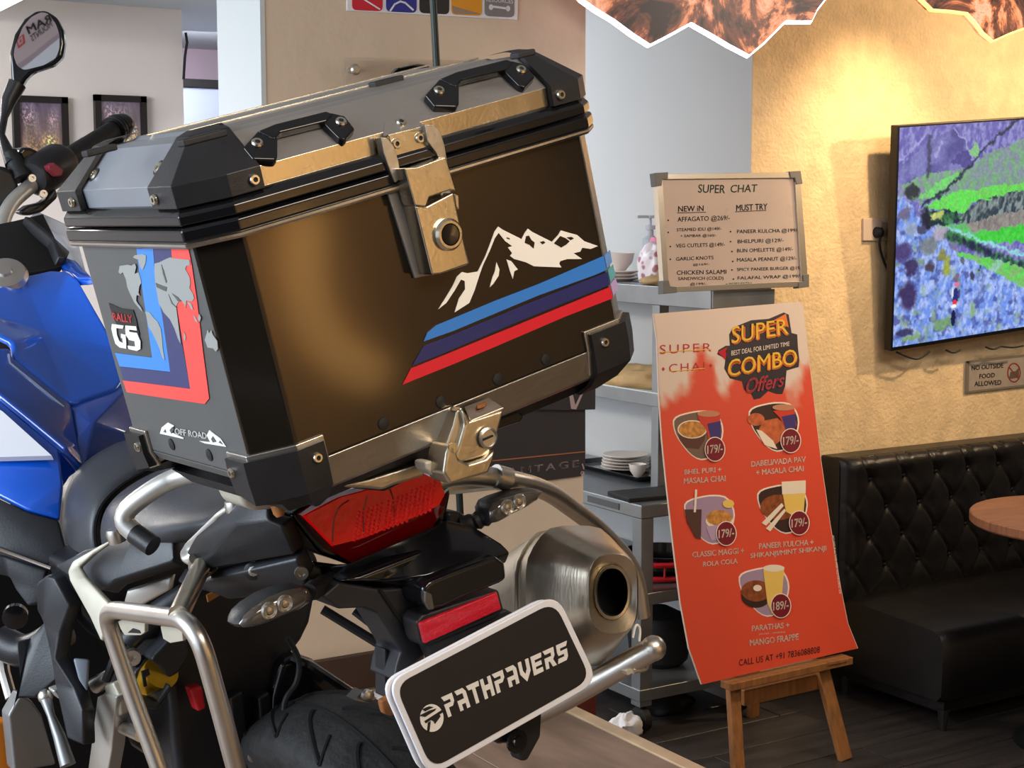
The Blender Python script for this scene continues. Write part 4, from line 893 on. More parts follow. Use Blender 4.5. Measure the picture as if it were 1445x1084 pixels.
# dark screws on the left lid face, black dimples low on the body
lf = Vector((-1, 0, 1)).normalized(); lp = (Vector((-.2215, 0, .2545)), Vector((-.727, 0, .686)))
for p in ((133, 247), (224, 237)): rivet(B(*p, pl=lp), (-.727, 0, .686), RIV, .0052); obj('washer', MB().lathe(B(*p, pl=lp), lp[1], [(.0072, -.001), (.0072, .0006), (.005, .0006)], 18), BLACKR, case)
for p in ((541, 598), (622, 567), (702, 535), (770, 507)):
    obj('black_rivet', MB().lathe(B(*p, y=0), (0, -1, 0), [(.0062, -.001), (.0055, .0012), (.0035, .0016), (.0002, .0016)], 18), BLACKM, case)
for p in ((243, 627), (296, 642)):
    obj('black_rivet', MB().lathe(B(*p, x=-WX-CXo), (-1, 0, 0), [(.0062, -.001), (.0055, .0012), (.0035, .0016), (.0002, .0016)], 18), BLACKM, case)
# grab handles on the sloping lid face
SN = Vector((0, -.686, .727))
def hs(d): return lambda px, py: B(px, py, pl=slope_pl(d))
def handle(dx, dy, s=1.0):
    T = lambda L: [(x*s+dx, y_*s+dy) for x, y_ in L]
    h = obj('lid_handle', MB().prism([hs(.010)(*p) for p in T([(364, 184), (388, 174), (460, 156), (470, 160), (462, 170), (396, 186), (388, 196)])], -SN*.008), BLACKG, case, bevel=.0018, seg=3)
    for L in ([(343, 207), (364, 184), (392, 178), (392, 220), (388, 225), (357, 224)], [(452, 168), (466, 158), (487, 163), (501, 181), (486, 197), (478, 194)]):
        obj('handle_foot', MB().prism([hs(.0085)(*p) for p in T(L)], -SN*.0095), BLACKG, h, bevel=.0018, seg=3)
    for p in ((363, 202), (481, 172)):
        q = T([p])[0]; r_ = rivet(hs(.0087)(*q), SN, RIV, .0052, parent=h)
        for ch in list(r_.children): ch.parent = h
handle(0, 0); handle(264, -70, .98)
# ---- front latch with round lock
RY = lambda y_: (lambda px, py: B(px, py, y=y_))
BK = lambda d: Vector((0, d, 0))
flat('latch_backplate', [(541, 192), (543, 172), (580, 163), (597, 176), (600, 182)], hs(.002), LIDALU, case, back=-SN*.002)
rivet(hs(.0022)(566, 173), SN)
flat('latch_bracket', [(548, 190), (596, 178), (602, 200), (603, 214), (560, 225)], RY(-.006), GOLDALU, case, back=BK(.004), bevel=.0006)
for p in ((559, 203), (592, 195)): rivet(RY(-.0062)(*p), (0, -1, 0))
for px_ in ([(538, 194), (546, 194), (556, 206), (563, 228), (566, 252), (558, 258), (550, 240), (542, 216)], [(600, 176), (612, 175), (622, 186), (628, 206), (632, 232), (624, 234), (616, 216), (604, 200)]):
    a = [RY(-.008)(*p) for p in px_]; flat('latch_cheek', px_, RY(-.012), ALU, case, back=BK(.010), bevel=.0008)
strap = [(546, 268), (562, 258), (626, 235), (634, 262), (662, 372), (612, 388), (586, 393)]
flat('latch_strap', strap, RY(-.0035), LIDALU, case, back=BK(.0035), bevel=.0008)
up_ = [(571, 237), (588, 236), (629, 221), (644, 270), (636, 268), (606, 278), (601, 292), (586, 290)]
flat('latch_lever', up_, RY(-.026), GOLDALU, case, back=BK(.020), bevel=.0012)
lo_ = [(586, 290), (602, 291), (640, 271), (662, 373), (622, 387), (610, 388)]
lev = flat('latch_housing', lo_, RY(-.024), GOLDALU, case, back=BK(.021), bevel=.0018)
for q in ([(583, 294), (587, 304), (588, 318), (583, 306)], [(642, 274), (647, 276), (648, 296), (644, 292)]): flat('latch_tab', q, RY(-.014), GOLDALU, case, back=BK(.006), bevel=.0005)
kc = RY(-.024)(631, 331); kn = Vector((0, -1, 0))
obj('lock_barrel', MB().lathe(kc, kn, [(.0145, -.002), (.0145, .003), (.0122, .0055), (.0100, .0055), (.0092, .001), (.0002, .001)], 32), GOLDALU, case)
obj('key_slot', MB().lathe(kc+Vector((0, -.0012, 0)), kn, [(.0094, .002), (.0090, .0040), (.0002, .0032)], 24), BLACKG, case)
0 and obj('key_slot_slit', MB().box((kc.x-.0012, kc.y-.0028, kc.z-.005), (kc.x+.0012, kc.y-.002, kc.z+.005)), RIV, case)
# ---- stickers on the rear face
hr = lambda d: (lambda px, py: B(px, py, y=-d)); bk = Vector((0, .0005, 0))
def S(name, px, m, d=.0009, h=None, b_=None): return flat(name, px, h or hr(d), m, case, back=b_ or bk, smooth=0)
CH = (Vector((WX, 0, 0)), Vector((CYo, -CXR, 0)).normalized()); chn = CH[1]
hch = lambda d: (lambda px, py: B(px, py, pl=(CH[0]+chn*d, chn)))
S('stripe_light_blue', [(598, 482), (603, 470), (616, 459), (640, 449), (700, 424), (762, 400), (852, 361), (856, 381), (840, 388), (760, 417), (700, 442), (640, 467)], VBLUE)
S('stripe_navy', [(582, 516), (598, 488), (640, 472), (760, 422), (857, 384), (861, 402), (790, 430), (700, 467), (620, 501)], VNAVY)
S('stripe_crimson', [(568, 543), (580, 520), (620, 504), (700, 471), (790, 434), (861, 405), (865, 421), (800, 446), (700, 489), (640, 514)], VRED2)
S('stripe_light_blue', [(853, 360), (861, 353), (864, 370), (857, 378)], mat('sky_vinyl', (96, 150, 222), .4), h=hch(.0008), b_=-chn*.0005)
S('stripe_teal', [(858, 381), (865, 373), (869, 389), (862, 398)], mat('teal_vinyl', (90, 170, 180), .4), h=hch(.0008), b_=-chn*.0005)
S('stripe_lilac', [(862, 401), (869, 392), (872, 406), (866, 418)], mat('lilac_vinyl', (190, 160, 210), .4), h=hch(.0008), b_=-chn*.0005)
zz = lambda L, ox=500, oy=280, s=3.388: [(x/s+ox, y_/s+oy) for x, y_ in L]
S('mountain_sticker', zz([(402, 530), (440, 470), (470, 420), (490, 375), (515, 352), (540, 358), (590, 350), (600, 330), (625, 280), (650, 215), (670, 160), (688, 135), (710, 150), (800, 195), (815, 165), (830, 145), (850, 160), (945, 208), (975, 175), (988, 153), (1010, 160), (1065, 175), (1100, 205), (1165, 228), (1130, 242), (1090, 236), (1080, 255), (1048, 262), (1090, 290), (1020, 290), (985, 300), (980, 312), (990, 330), (860, 325), (820, 305), (765, 290), (745, 275), (755, 262), (735, 235), (755, 228), (722, 205), (690, 165), (672, 190), (650, 245), (615, 320), (600, 362), (575, 440), (550, 500), (480, 545), (500, 480), (530, 435), (528, 395), (510, 388), (480, 440), (440, 500)]), VWHITE)
S('mountain_sticker', zz([(680, 305), (694, 340), (690, 370), (665, 408), (648, 425), (660, 380), (672, 350)]), VWHITE)
S('mountain_sticker', zz([(728, 292), (750, 300), (782, 340), (765, 348), (758, 385), (745, 350)]), VWHITE)
for L in ([(822, 180), (835, 178), (848, 200), (862, 210), (858, 240), (838, 222), (815, 212)], [(888, 208), (905, 204), (914, 212), (900, 220)], [(955, 215), (985, 180), (1010, 190), (1030, 205), (1015, 220), (990, 235)], [(1015, 186), (1040, 184), (1050, 192), (1035, 200)], [(728, 186), (742, 190), (745, 196), (730, 192)]):
    S('mountain_sticker_cutout', zz(L), COATB, .0013)
# ---- stickers on the left face
lx = -WX-CXo; hlf = lambda d: (lambda px, py: B(px, py, x=lx-d)); bl = Vector((.0005, 0, 0))
SL = lambda name, px, m, d=.0009: flat(name, px, hlf(d), m, case, back=bl, smooth=0)
zl_ = lambda L: [(x/4.517+140, y_/4.517+340) for x, y_ in L]
SL('stripe_light_blue', zl_([(237, 50), (343, 46), (360, 290), (400, 470), (452, 835), (130, 800), (100, 715), (337, 745), (300, 480), (270, 280), (255, 200)]), mat('azure_vinyl', (60, 132, 210), .4))
SL('stripe_navy', zl_([(345, 46), (458, 40), (462, 110), (500, 500), (580, 942), (290, 905), (155, 890), (130, 803), (452, 838), (400, 465), (362, 290)]), mat('dusk_navy_vinyl', (56, 60, 104), .4))
SL('stripe_red', zl_([(458, 40), (565, 33), (590, 160), (625, 400), (660, 700), (700, 1005), (672, 1040), (400, 1000), (175, 965), (150, 890), (300, 908), (580, 944), (540, 700), (500, 450), (470, 200)]), mat('coral_red_vinyl', (240, 78, 70), .4))
cont = [[(123, 200), (130, 160), (180, 152), (205, 158), (225, 145), (235, 165), (225, 210), (250, 200), (262, 240), (268, 265), (255, 290), (250, 330), (258, 350), (238, 345), (235, 380), (245, 400), (265, 425), (278, 455), (250, 425), (225, 395), (200, 345), (180, 300), (170, 245), (150, 200), (135, 212)],
        [(215, 105), (225, 92), (280, 85), (298, 95), (295, 140), (280, 180), (270, 185), (255, 150), (250, 120), (228, 112)],
        [(292, 450), (320, 455), (345, 490), (370, 515), (392, 560), (400, 620), (405, 690), (418, 762), (400, 740), (385, 690), (365, 640), (340, 590), (312, 545), (305, 500)],
        [(352, 145), (380, 138), (420, 118), (450, 105), (480, 112), (575, 122), (578, 155), (555, 160), (548, 180), (575, 230), (580, 270), (575, 300), (600, 345), (605, 370), (590, 385), (555, 380), (550, 430), (540, 400), (520, 375), (500, 395), (490, 420), (520, 660), (500, 620), (480, 560), (450, 500), (410, 455), (380, 400), (368, 330), (358, 280), (352, 200)],
        [(560, 385), (585, 400), (600, 440), (585, 435)], [(635, 465), (648, 490), (640, 515), (630, 500)], [(600, 470), (615, 490), (632, 525), (610, 510)], [(540, 580), (552, 610), (548, 640), (538, 620)],
        [(685, 590), (690, 565), (700, 590), (712, 570), (722, 600), (750, 640), (755, 690), (742, 706), (725, 685), (690, 680), (672, 630)]]
for L in cont: SL('world_map', zl_(L), VGREY, .0014)
for L in ([(395, 150), (410, 190), (430, 260), (425, 270), (405, 210)], [(358, 268), (400, 285), (430, 295), (425, 322), (400, 312), (365, 295)], [(440, 340), (465, 395), (488, 420), (495, 430), (460, 400)], [(462, 335), (500, 358), (520, 385), (500, 385), (490, 370)]): SL('world_map_gap', zl_(L), COATS, .0018)
SL('badge_sticker', zl_([(60, 396), (135, 430), (215, 440), (235, 500), (258, 604), (205, 580), (110, 530), (80, 470)]), VBLACK)
lettering('RALLY', hlf(.0014), [(158, 441), (186, 445), (187, 456), (160, 452)], VRED, case, offset=.012)
g_ = [[(80, 530), (155, 540), (150, 560), (108, 556), (112, 600), (128, 640), (150, 652), (172, 655), (172, 688), (130, 680), (102, 655), (86, 600), (77, 560)], [(138, 592), (168, 600), (172, 655), (150, 650), (147, 622), (138, 618)],
      [(165, 540), (235, 545), (240, 572), (190, 566), (192, 580), (240, 588), (262, 640), (262, 690), (240, 702), (185, 690), (180, 668), (228, 674), (225, 640), (190, 632), (168, 600)]]
for L in g_: SL('lettering', zl_(L), VWHITE, .0016)
lettering('OFF ROAD', hlf(.0010), [(246, 604), (291, 611), (292, 620), (247, 613)], VWHITE, case, offset=.012)
z3 = lambda L: [(x/4.0139, y_/4.0139+500) for x, y_ in L]
for L in ([(905, 450), (915, 415), (950, 387), (985, 405), (965, 440), (1040, 475), (1038, 480), (960, 462)], [(1128, 492), (1190, 498), (1170, 460), (1185, 430), (1210, 450), (1250, 480), (1280, 525), (1160, 505)]): SL('mountain_mark', z3(L), VWHITE, .0010)
for L in ([(925, 440), (935, 425), (940, 445)], [(960, 430), (975, 412), (985, 425), (970, 450)], [(1195, 480), (1205, 465), (1225, 495), (1205, 500)], [(1238, 500), (1245, 490), (1262, 512)]): SL('mountain_mark_gap', z3(L), COATS, .0014)

# ================================================================== MOTORCYCLE
OFF = Vector((0, .42, -1.06)); bike = thing('motorcycle', 'blue and black adventure motorcycle parked on the wooden platform, seen from behind', 'motorcycle', mw=BM4 @ Matrix.Translation(OFF))
def P(name, mb, m, parent=None, **k): return obj(name, mb, m, parent or bike, off=OFF, **k)
def Y(px, y_): return [B(*p, y=y_) for p in px]
def X(px, x_): return [B(*p, x=x_) for p in px]
def slab(name, pts, vec, m, bevel=.003, parent=None, **k): return P(name, MB().prism(pts, vec), m, parent, bevel=bevel, **k)
def facets(name, V3, fs, m, thick=.012, bevel=.003, parent=None, smooth=30, seg=2):
    mb = MB(); mb.add(V3, fs); o = P(name, mb, m, parent, smooth=smooth, recalc=False)
    s = o.modifiers.new('so', 'SOLIDIFY'); s.thickness = thick; s.offset = -1
    if bevel: b = o.modifiers.new('b', 'BEVEL'); b.width = bevel; b.segments = seg; b.limit_method = 'ANGLE'; b.angle_limit = math.radians(12)
    return o
def V(px, py, y_): return B(px, py, y=y_)

# ---- tyre and rear wheel
WC = Vector((0, .47, -.755)); R0 = .306
prof = [(.245, -.055), (.27, -.068), (.295, -.074), (.309, -.066), (.318, -.048), (.3235, -.025), (.325, 0), (.3235, .025), (.318, .048), (.309, .066), (.295, .074), (.27, .068), (.245, .055)]
prof = [(r_-.019, w_) for r_, w_ in prof]
ty = P('rear_tyre', MB().lathe(WC, (1, 0, 0), prof, 96, caps=(False, False)), TYRE, smooth=60)
P('wheel_rim', MB().lathe(WC, (1, 0, 0), [(.18, -.05), (.23, -.056), (.23, -.05), (.215, -.03), (.205, 0), (.215, .03), (.23, .05), (.23, .056), (.18, .05)], 64, caps=(False, False)), BLACKM)
P('wheel_hub', MB().lathe(WC, (1, 0, 0), [(.03, -.08), (.05, -.07), (.05, .07), (.03, .08)], 32), BLACKM)
for k in range(16):
    a = 2*math.pi*k/16; s_ = .05 if k % 2 else -.05
    P('spoke', MB().tube([WC+Vector((s_, .045*math.cos(a), .045*math.sin(a))), WC+Vector((s_*.5, .22*math.cos(a+.25), .22*math.sin(a+.25)))], .003, 6), STEEL)
def rad(w):
    for (r1, w1), (r2, w2) in zip(prof[:-1], prof[1:]):
        if w1 <= w <= w2: return r1+(r2-r1)*(w-w1)/(w2-w1)
    return .25
def tp(w, a, lift=0): r_ = rad(w)+lift; return WC+Vector((w, -r_*math.sin(a), r_*math.cos(a)))
GRV = mat('tread_groove', (8, 8, 8), .9)
for k in range(18):
    a0 = 2*math.pi*k/18
    for s_ in (-1, 1):
        pts = [tp(s_*(.012+.050*t), a0+s_*.05+.30*t**1.5, .0004) for t in [i/8 for i in range(9)]]
        P('tread_groove', MB().tube(pts, [.0030]*9, 5), GRV, ty)
        pts = [tp(s_*(.030+.034*t), a0+.17+.09*t, .0004) for t in [i/4 for i in range(5)]]
        P('tread_groove', MB().tube(pts, [.0022]*5, 5), GRV, ty)
for w in (-.004,): P('tread_groove', MB().tube([tp(w, 2*math.pi*i/96, .0002) for i in range(97)], .0022, 5), GRV, ty)
# ---- swingarm, chain guard and hugger
P('swingarm', MB().loft([[WC+Vector((x, y_, z)) for x, z in ((-.12, -.03), (-.085, -.035), (-.085, .035), (-.12, .03))] for y_ in (-.03, .08, .5)]).loft([[WC+Vector((-x, y_, z)) for x, z in ((-.12, -.03), (-.085, -.035), (-.085, .035), (-.12, .03))] for y_ in (-.03, .08, .5)]), BLACKM, bevel=.004)
def arc(r_, a0, a1, x0, x1, n=14): return [[WC+Vector((x, -r*math.sin(a), r*math.cos(a))) for x, r in ((x0, r_-.02), (x0*.6, r_), (x1*.6, r_), (x1, r_-.02))] for a in [a0+(a1-a0)*i/n for i in range(n+1)]]
P('hugger_body', MB().prism(Y([(378, 1060), (385, 985), (398, 935), (415, 922), (445, 932), (508, 990), (470, 1000), (430, 1025), (400, 1070)], .60), (0, .08, 0)), BLACKG, bevel=.016, seg=4)
P('hugger_strut', MB().tube([V(412, 928, .59), V(440, 940, .57), V(506, 984, .55)], .006, 8), BLACKG)
P('brake_hose', MB().tube(Y([(405, 900), (424, 930), (420, 965), (402, 985), (400, 1010)], .55), .004, 8, fillet=.03), BLACKR)
P('chain_guard_bolt', MB().lathe(V(517, 981, .42), (0, -1, 0), [(.008, 0), (.008, .006), (.004, .008)], 12).prism(Y([(500, 988), (512, 975), (532, 985), (520, 992)], .425), (0, .02, 0)), STEEL)

# ---- dark inner frame block so nothing shows through under the seat
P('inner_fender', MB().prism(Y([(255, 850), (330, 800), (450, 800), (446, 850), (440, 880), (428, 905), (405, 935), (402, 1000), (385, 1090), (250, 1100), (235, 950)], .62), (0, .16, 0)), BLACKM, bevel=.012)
for x_, w_ in ((325, 18), (365, 16)):
    P('fender_rib', MB().prism(Y([(x_, 985), (x_+w_, 975), (x_+w_+14, 1090), (x_+8, 1090)], .60), (0, .03, 0)), BLACKM, bevel=.004)
P('fender_bolt', MB().lathe(V(357, 1067, .58), (0, -1, 0), [(.008, 0), (.008, .004), (.004, .005)], 12), STEEL)
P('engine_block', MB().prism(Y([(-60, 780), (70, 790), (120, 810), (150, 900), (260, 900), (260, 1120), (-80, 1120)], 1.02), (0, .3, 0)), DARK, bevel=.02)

# ---- tank and blue bodywork
A = [V(-30, 424, 1.12), V(30, 398, 1.16), V(72, 390, 1.16), V(98, 390, 1.14), V(112, 402, 1.10), V(170, 505, .98), V(178, 540, .94), V(164, 558, .92), V(112, 576, .90), V(96, 578, .90), V(15, 512, .96), V(12, 490, .98), V(-30, 470, 1.02), V(60, 480, 1.06), V(-30, 450, 1.08)]
facets('tank_panel', A, [(0, 1, 13, 14), (1, 2, 3, 13), (3, 4, 5, 13), (5, 6, 7, 13), (7, 8, 13), (8, 9, 13), (9, 10, 13), (10, 11, 13), (11, 12, 14, 13)], BLUE, bevel=.006, smooth=60, seg=3)
facets('tank_crest', [V(86, 370, 1.24), V(110, 378, 1.20), V(126, 395, 1.12), V(132, 402, 1.06), V(112, 404, 1.10), V(98, 392, 1.15), V(88, 386, 1.2)], [(0, 1, 6), (1, 2, 5, 6), (2, 3, 4, 5)], BLUE, bevel=.002)
facets('side_panel', [V(92, 574, .92), V(112, 574, .91), V(164, 556, .93), V(184, 540, .95), V(212, 628, .90), V(150, 650, .86), V(108, 682, .82), V(102, 640, .85), V(128, 604, .86)], [(8, 0, 1), (8, 1, 2), (8, 2, 3), (8, 3, 4), (8, 4, 5), (8, 5, 6), (8, 6, 7), (8, 7, 0)], BLUED, smooth=15)
facets('side_stripe_panel', [V(-30, 500, .98), V(12, 500, .97), V(15, 513, .96), V(96, 580, .90), V(104, 640, .84), V(108, 668, .80), V(85, 640, .80), V(-30, 545, .93)], [(0, 1, 2, 7), (2, 3, 4, 6, 7), (4, 5, 6)], BLUED, smooth=15)
facets('lower_side_panel', [V(-30, 546, .94), V(85, 641, .81), V(90, 690, .78), V(84, 737, .76), V(40, 725, .78), V(-30, 690, .84)], [(0, 1, 2, 4, 5), (2, 3, 4)], BLUE, smooth=15)
lpn = (V(-30, 560, .915), V(85, 641, .79), V(-30, 690, .82)); nrm = (lpn[1]-lpn[0]).cross(lpn[2]-lpn[0]).normalized()
if nrm.y > 0: nrm = -nrm
P('white_decal', MB().prism([B(*p, pl=(lpn[0]+nrm*.012, nrm)) for p in ((-30, 560), (4, 581), (73, 643), (-30, 646))], -nrm*.010), WHITEP, smooth=0, label='white triangular decal on the blue side panel')
P('painted_edge_highlight', MB().tube([V(12, 500, .95), V(14, 513, .945), V(90, 575, .89)], .0022, 6), mat('fold_highlight', (190, 205, 225), .2, .9))  # bright strip standing in for the highlight along the tank fold
facets('knee_panel', [V(-30, 692, .84), V(40, 726, .78), V(84, 738, .76), V(92, 770, .74), V(98, 788, .73), V(70, 800, .74), V(-30, 765, .80)], [(0, 1, 5, 6), (1, 2, 3, 4, 5)], GREYP, smooth=25)
facets('heel_panel', [V(-30, 775, .80), V(10, 782, .78), V(72, 803, .74), V(66, 830, .74), V(66, 850, .74), V(45, 855, .75), V(28, 830, .77), V(20, 812, .78), V(-30, 800, .8)], [(0, 1, 7, 8), (1, 2, 3, 6, 7), (3, 4, 5, 6)], GREYP, smooth=25)
P('panel_seam', MB().tube([V(-10, 772, .76), V(20, 783, .75), V(72, 802, .71)], .0022, 6), STEEL)

# ---- screen, dash and handlebar
facets('instrument_fairing', [V(-30, 330, 1.32), V(20, 320, 1.34), V(60, 310, 1.36), V(90, 372, 1.24), V(86, 384, 1.2), V(60, 390, 1.19), V(20, 395, 1.2), V(-30, 400, 1.2)], [(0, 1, 6, 7), (1, 2, 3, 4, 5, 6)], DARK, smooth=15)
facets('fairing_edge', [V(28, 320, 1.33), V(38, 322, 1.34), V(92, 370, 1.22), V(88, 378, 1.2), V(76, 378, 1.2), V(66, 352, 1.25)], [(0, 1, 2, 3, 4, 5)], BLACKM, .02, smooth=15)
o = P('windscreen', MB().add([V(36, 312, 1.50), V(52, 298, 1.55), V(105, 322, 1.50), V(125, 400, 1.30), V(92, 372, 1.34), V(80, 345, 1.42)], [(0, 1, 5), (1, 2, 5), (2, 3, 4, 5)]), SCREENG, smooth=10); s_ = o.modifiers.new('s', 'SOLIDIFY'); s_.thickness = .004
P('ignition_cap', MB().lathe(V(8, 395, 1.16), Vector((-.1, -.6, .75)), [(.030, 0), (.034, .008), (.030, .016), (.012, .018), (.010, .022)], 28), STEEL)
P('handlebar', MB().tube([V(-30, 385, 1.30), V(-5, 360, 1.33), V(2, 315, 1.36), V(14, 288, 1.38), V(36, 268, 1.40), V(60, 250, 1.42), V(158, 187, 1.54)], .0125, 14, fillet=.05), SILV)
g0, g1 = V(84, 232, 1.445), V(158, 186, 1.54)
P('throttle_grip', MB().tube([g0, g1], .0185, 24), BLACKR)
gd = (g1-g0).normalized()
for i in range(3): P('bar_end_ring', MB().tube([g1+gd*(.002+i*.008), g1+gd*(.008+i*.008)], [.026, .026][0], 24), BLACKG if i % 2 == 0 else BLACKM)
P('bar_end_weight', MB().lathe(g1+gd*.024, gd, [(.021, 0), (.023, .01), (.020, .022), (.008, .026)], 24), BLACKG)
P('bar_end_flange', MB().tube([g0-gd*.004, g0+gd*.006], .026, 24), BLACKM)
s0_, s1_ = V(46, 252, 1.40), V(88, 228, 1.45)
sw_ = P('switch_housing', MB().tube([s0_, s0_+(s1_-s0_)*.12, s0_+(s1_-s0_)*.85, s1_], [.026, .034, .036, .031], 20), BLACKM)
P('kill_switch', MB().prism(Y([(68, 234), (76, 229), (90, 240), (88, 248), (80, 249), (70, 240)], 1.36), (0, .04, 0)), REDB, sw_, bevel=.002)
P('starter_switch', MB().lathe(V(60, 226, 1.40), (0, -.6, .7), [(.008, 0), (.008, .006)], 12), BLACKG, sw_)
for p in ((44, 252), (60, 274)): P('clamp_bolt', MB().lathe(V(*p, 1.38), (0, -1, .1), [(.0065, 0), (.0065, .006), (.003, .006), (.003, .003)], 14), STEEL, sw_)
P('brake_reservoir', MB().prism(Y([(26, 215), (32, 207), (44, 208), (64, 218), (62, 228), (50, 240), (36, 236)], 1.42), (0, .05, 0)), BLACKG, bevel=.006)
P('brake_lever', MB().tube([V(60, 226, 1.56), V(90, 215, 1.60), V(118, 198, 1.64)], .006, 8), BLACKM)
P('lever_clamp', MB().prism(Y([(-20, 245), (0, 232), (20, 240), (30, 262), (20, 285), (0, 300), (-20, 300)], 1.40), (0, .06, 0)), BLACKM, bevel=.01)
P('cable_guide', MB().prism(Y([(26, 300), (40, 290), (62, 285), (78, 262), (84, 278), (60, 300), (40, 305)], 1.40), (0, .03, 0)), BLACKM, bevel=.006)
# mirror: a real mirror turned towards a banner standing behind the camera
MC = V(52, 62, 1.50); MW = BM4 @ MC
d_in = (MW-CAM).normalized(); r_out = Vector((-.62, -.74, .26)).normalized(); mnw = (r_out-d_in).normalized(); mnl = BI @ mnw
mpl = lambda d: (MC+mnl*d, mnl)
shell = [(15, 110), (14, 92), (13, 75), (20, 48), (34, 26), (50, 15), (64, 14), (80, 24), (89, 42), (91, 62), (88, 80), (76, 92), (58, 98), (46, 102), (36, 112), (28, 126), (17, 122)]
ms = P('mirror_housing', MB().prism([B(*p, pl=mpl(0)) for p in shell], -mnl*.022), BLACKG, bevel=.006, seg=3)
glass = [tuple(p) for p in rpoly([(19, 78), (21, 66), (32, 38), (44, 24), (58, 17), (68, 19), (79, 34), (84, 50), (84, 68), (79, 82), (62, 92), (34, 99), (24, 93)], 4, 2)]
P('mirror_glass', MB().prism([B(*p, pl=mpl(.0012)) for p in glass], -mnl*.0012), GLASSM, ms, smooth=0)
P('mirror_stem', MB().tube([V(24, 118, 1.50), V(12, 142, 1.50), V(6, 165, 1.49), V(2, 190, 1.47), V(10, 212, 1.44), V(18, 232, 1.42)], [.016, .013, .0065, .006, .010, .013], 14), BLACKM)
P('mirror_mount', MB().tube([V(14, 215, 1.43), V(32, 252, 1.41)], [.012, .019], 16), BLACKR)

# ---- seat
def loft_px(name, secs, m, **k):
    """secs: rings of (px,py,y)"""
    return P(name, MB().loft([[V(*p) for p in s] for s in secs]), m, **k)
rs_ = [[(86, 700, .72), (96, 668, .74), (112, 646, .76), (140, 628, .78), (190, 618, .80), (240, 614, .80), (240, 700, .78), (150, 770, .72), (100, 790, .70), (90, 750, .70)]]
sA = [V(*p) for p in ((86, 712, .70), (92, 680, .72), (106, 655, .74), (126, 638, .76), (160, 624, .76), (200, 616, .76))]
sB = [V(*p) for p in ((92, 790, .66), (102, 730, .64), (120, 690, .64), (148, 662, .64), (184, 644, .64), (232, 634, .64))]
sC = [V(*p) for p in ((118, 790, .60), (132, 745, .56), (150, 712, .54), (176, 684, .54), (214, 664, .54), (262, 650, .54))]
sD = [V(*p) for p in ((140, 780, .58), (146, 748, .55), (164, 712, .53), (190, 690, .53), (226, 672, .53), (275, 656, .53))]
sE = [V(*p) for p in ((175, 758, .50), (190, 742, .44), (222, 716, .42), (262, 696, .42), (290, 680, .44), (320, 664, .46))]
sF = [V(*p) for p in ((250, 742, .42), (262, 726, .34), (290, 712, .32), (312, 700, .32), (340, 690, .36), (370, 672, .40))]
sG = [V(*p) for p in ((330, 724, .34), (340, 716, .27), (348, 706, .26), (360, 698, .27), (380, 688, .30), (400, 676, .34))]
low = lambda s, dz: [p+Vector((.02, .02, -dz)) for p in s]
def shell_seat(name, secs, m):
    mb = MB(); rings = [s+[s[-1]+Vector((.12, .10, -.02)), s[0]+Vector((.14, .10, -.02))] for s in secs]
    mb.loft(rings); o = P(name, mb, m, smooth=70); b = o.modifiers.new('s', 'SUBSURF'); b.levels = 2; b.render_levels = 2; return o
def patch(name, rows, ys, m):
    g = [[V(px, py, y_+.03*j/5) for j, (px, py) in enumerate(r_)] for r_, y_ in zip(rows, ys)]; n = len(g[0]); mb = MB(); mb.v = [p for r_ in g for p in r_]
    mb.f = [(i*n+j, i*n+j+1, (i+1)*n+j+1, (i+1)*n+j) for i in range(len(g)-1) for j in range(n-1)]; mb.mi = [0]*len(mb.f)
    o = P(name, mb, m, smooth=80, recalc=False); s = o.modifiers.new('so', 'SOLIDIFY'); s.thickness = .03; s.offset = 1; b = o.modifiers.new('s', 'SUBSURF'); b.levels = 2; b.render_levels = 2; return g
patch('rider_seat', [[(90, 806), (80, 748), (82, 700), (97, 662), (128, 634), (190, 606)], [(98, 808), (92, 748), (95, 706), (110, 670), (140, 644), (200, 612)], [(118, 800), (112, 748), (118, 712), (136, 682), (166, 658), (222, 626)], [(140, 792), (134, 746), (142, 714), (162, 690), (192, 670), (248, 642)], [(146, 790), (140, 746), (148, 716), (168, 694), (198, 672), (256, 646)]], [.80, .72, .66, .62, .66], SEATM)
g_ = patch('pillion_seat', [[(140, 790), (132, 748), (141, 715), (163, 691), (196, 669), (254, 644)], [(150, 784), (146, 746), (156, 716), (178, 694), (210, 674), (262, 652)], [(185, 764), (196, 738), (216, 714), (240, 696), (266, 682), (300, 664)], [(250, 750), (262, 728), (285, 712), (305, 700), (322, 690), (345, 672)], [(340, 734), (345, 718), (350, 706), (354, 698), (358, 690), (364, 676)]], [.62, .56, .48, .38, .30], SEATM)
P('seat_seam', MB().tube([p+Vector((-.003, -.006, .002)) for p in g_[0]], .0028, 6, fillet=.03), BLACKR)
P('sub_frame_cover', MB().prism(Y([(95, 800), (150, 765), (260, 735), (330, 712), (420, 730), (452, 790), (450, 850), (300, 890), (160, 915), (118, 870)], .66), (0, .08, 0)), BLACKM, bevel=.01)
P('seat_base', MB().prism(Y([(92, 795), (96, 715), (118, 680), (160, 648), (220, 628), (300, 640), (350, 690), (340, 735), (262, 756), (200, 780), (140, 800)], .76), (0, .06, 0)), BLACKM, bevel=.01)
P('inner_side_panel', MB().prism(Y([(80, 640), (112, 596), (170, 640), (130, 690), (86, 748)], .90), (0, .04, 0)), BLUED, bevel=.004)
P('under_seat_tray', MB().prism(Y([(190, 772), (262, 748), (340, 716), (345, 735), (300, 760), (262, 778), (200, 792)], .50), (0, .08, 0)), DARK, bevel=.004)
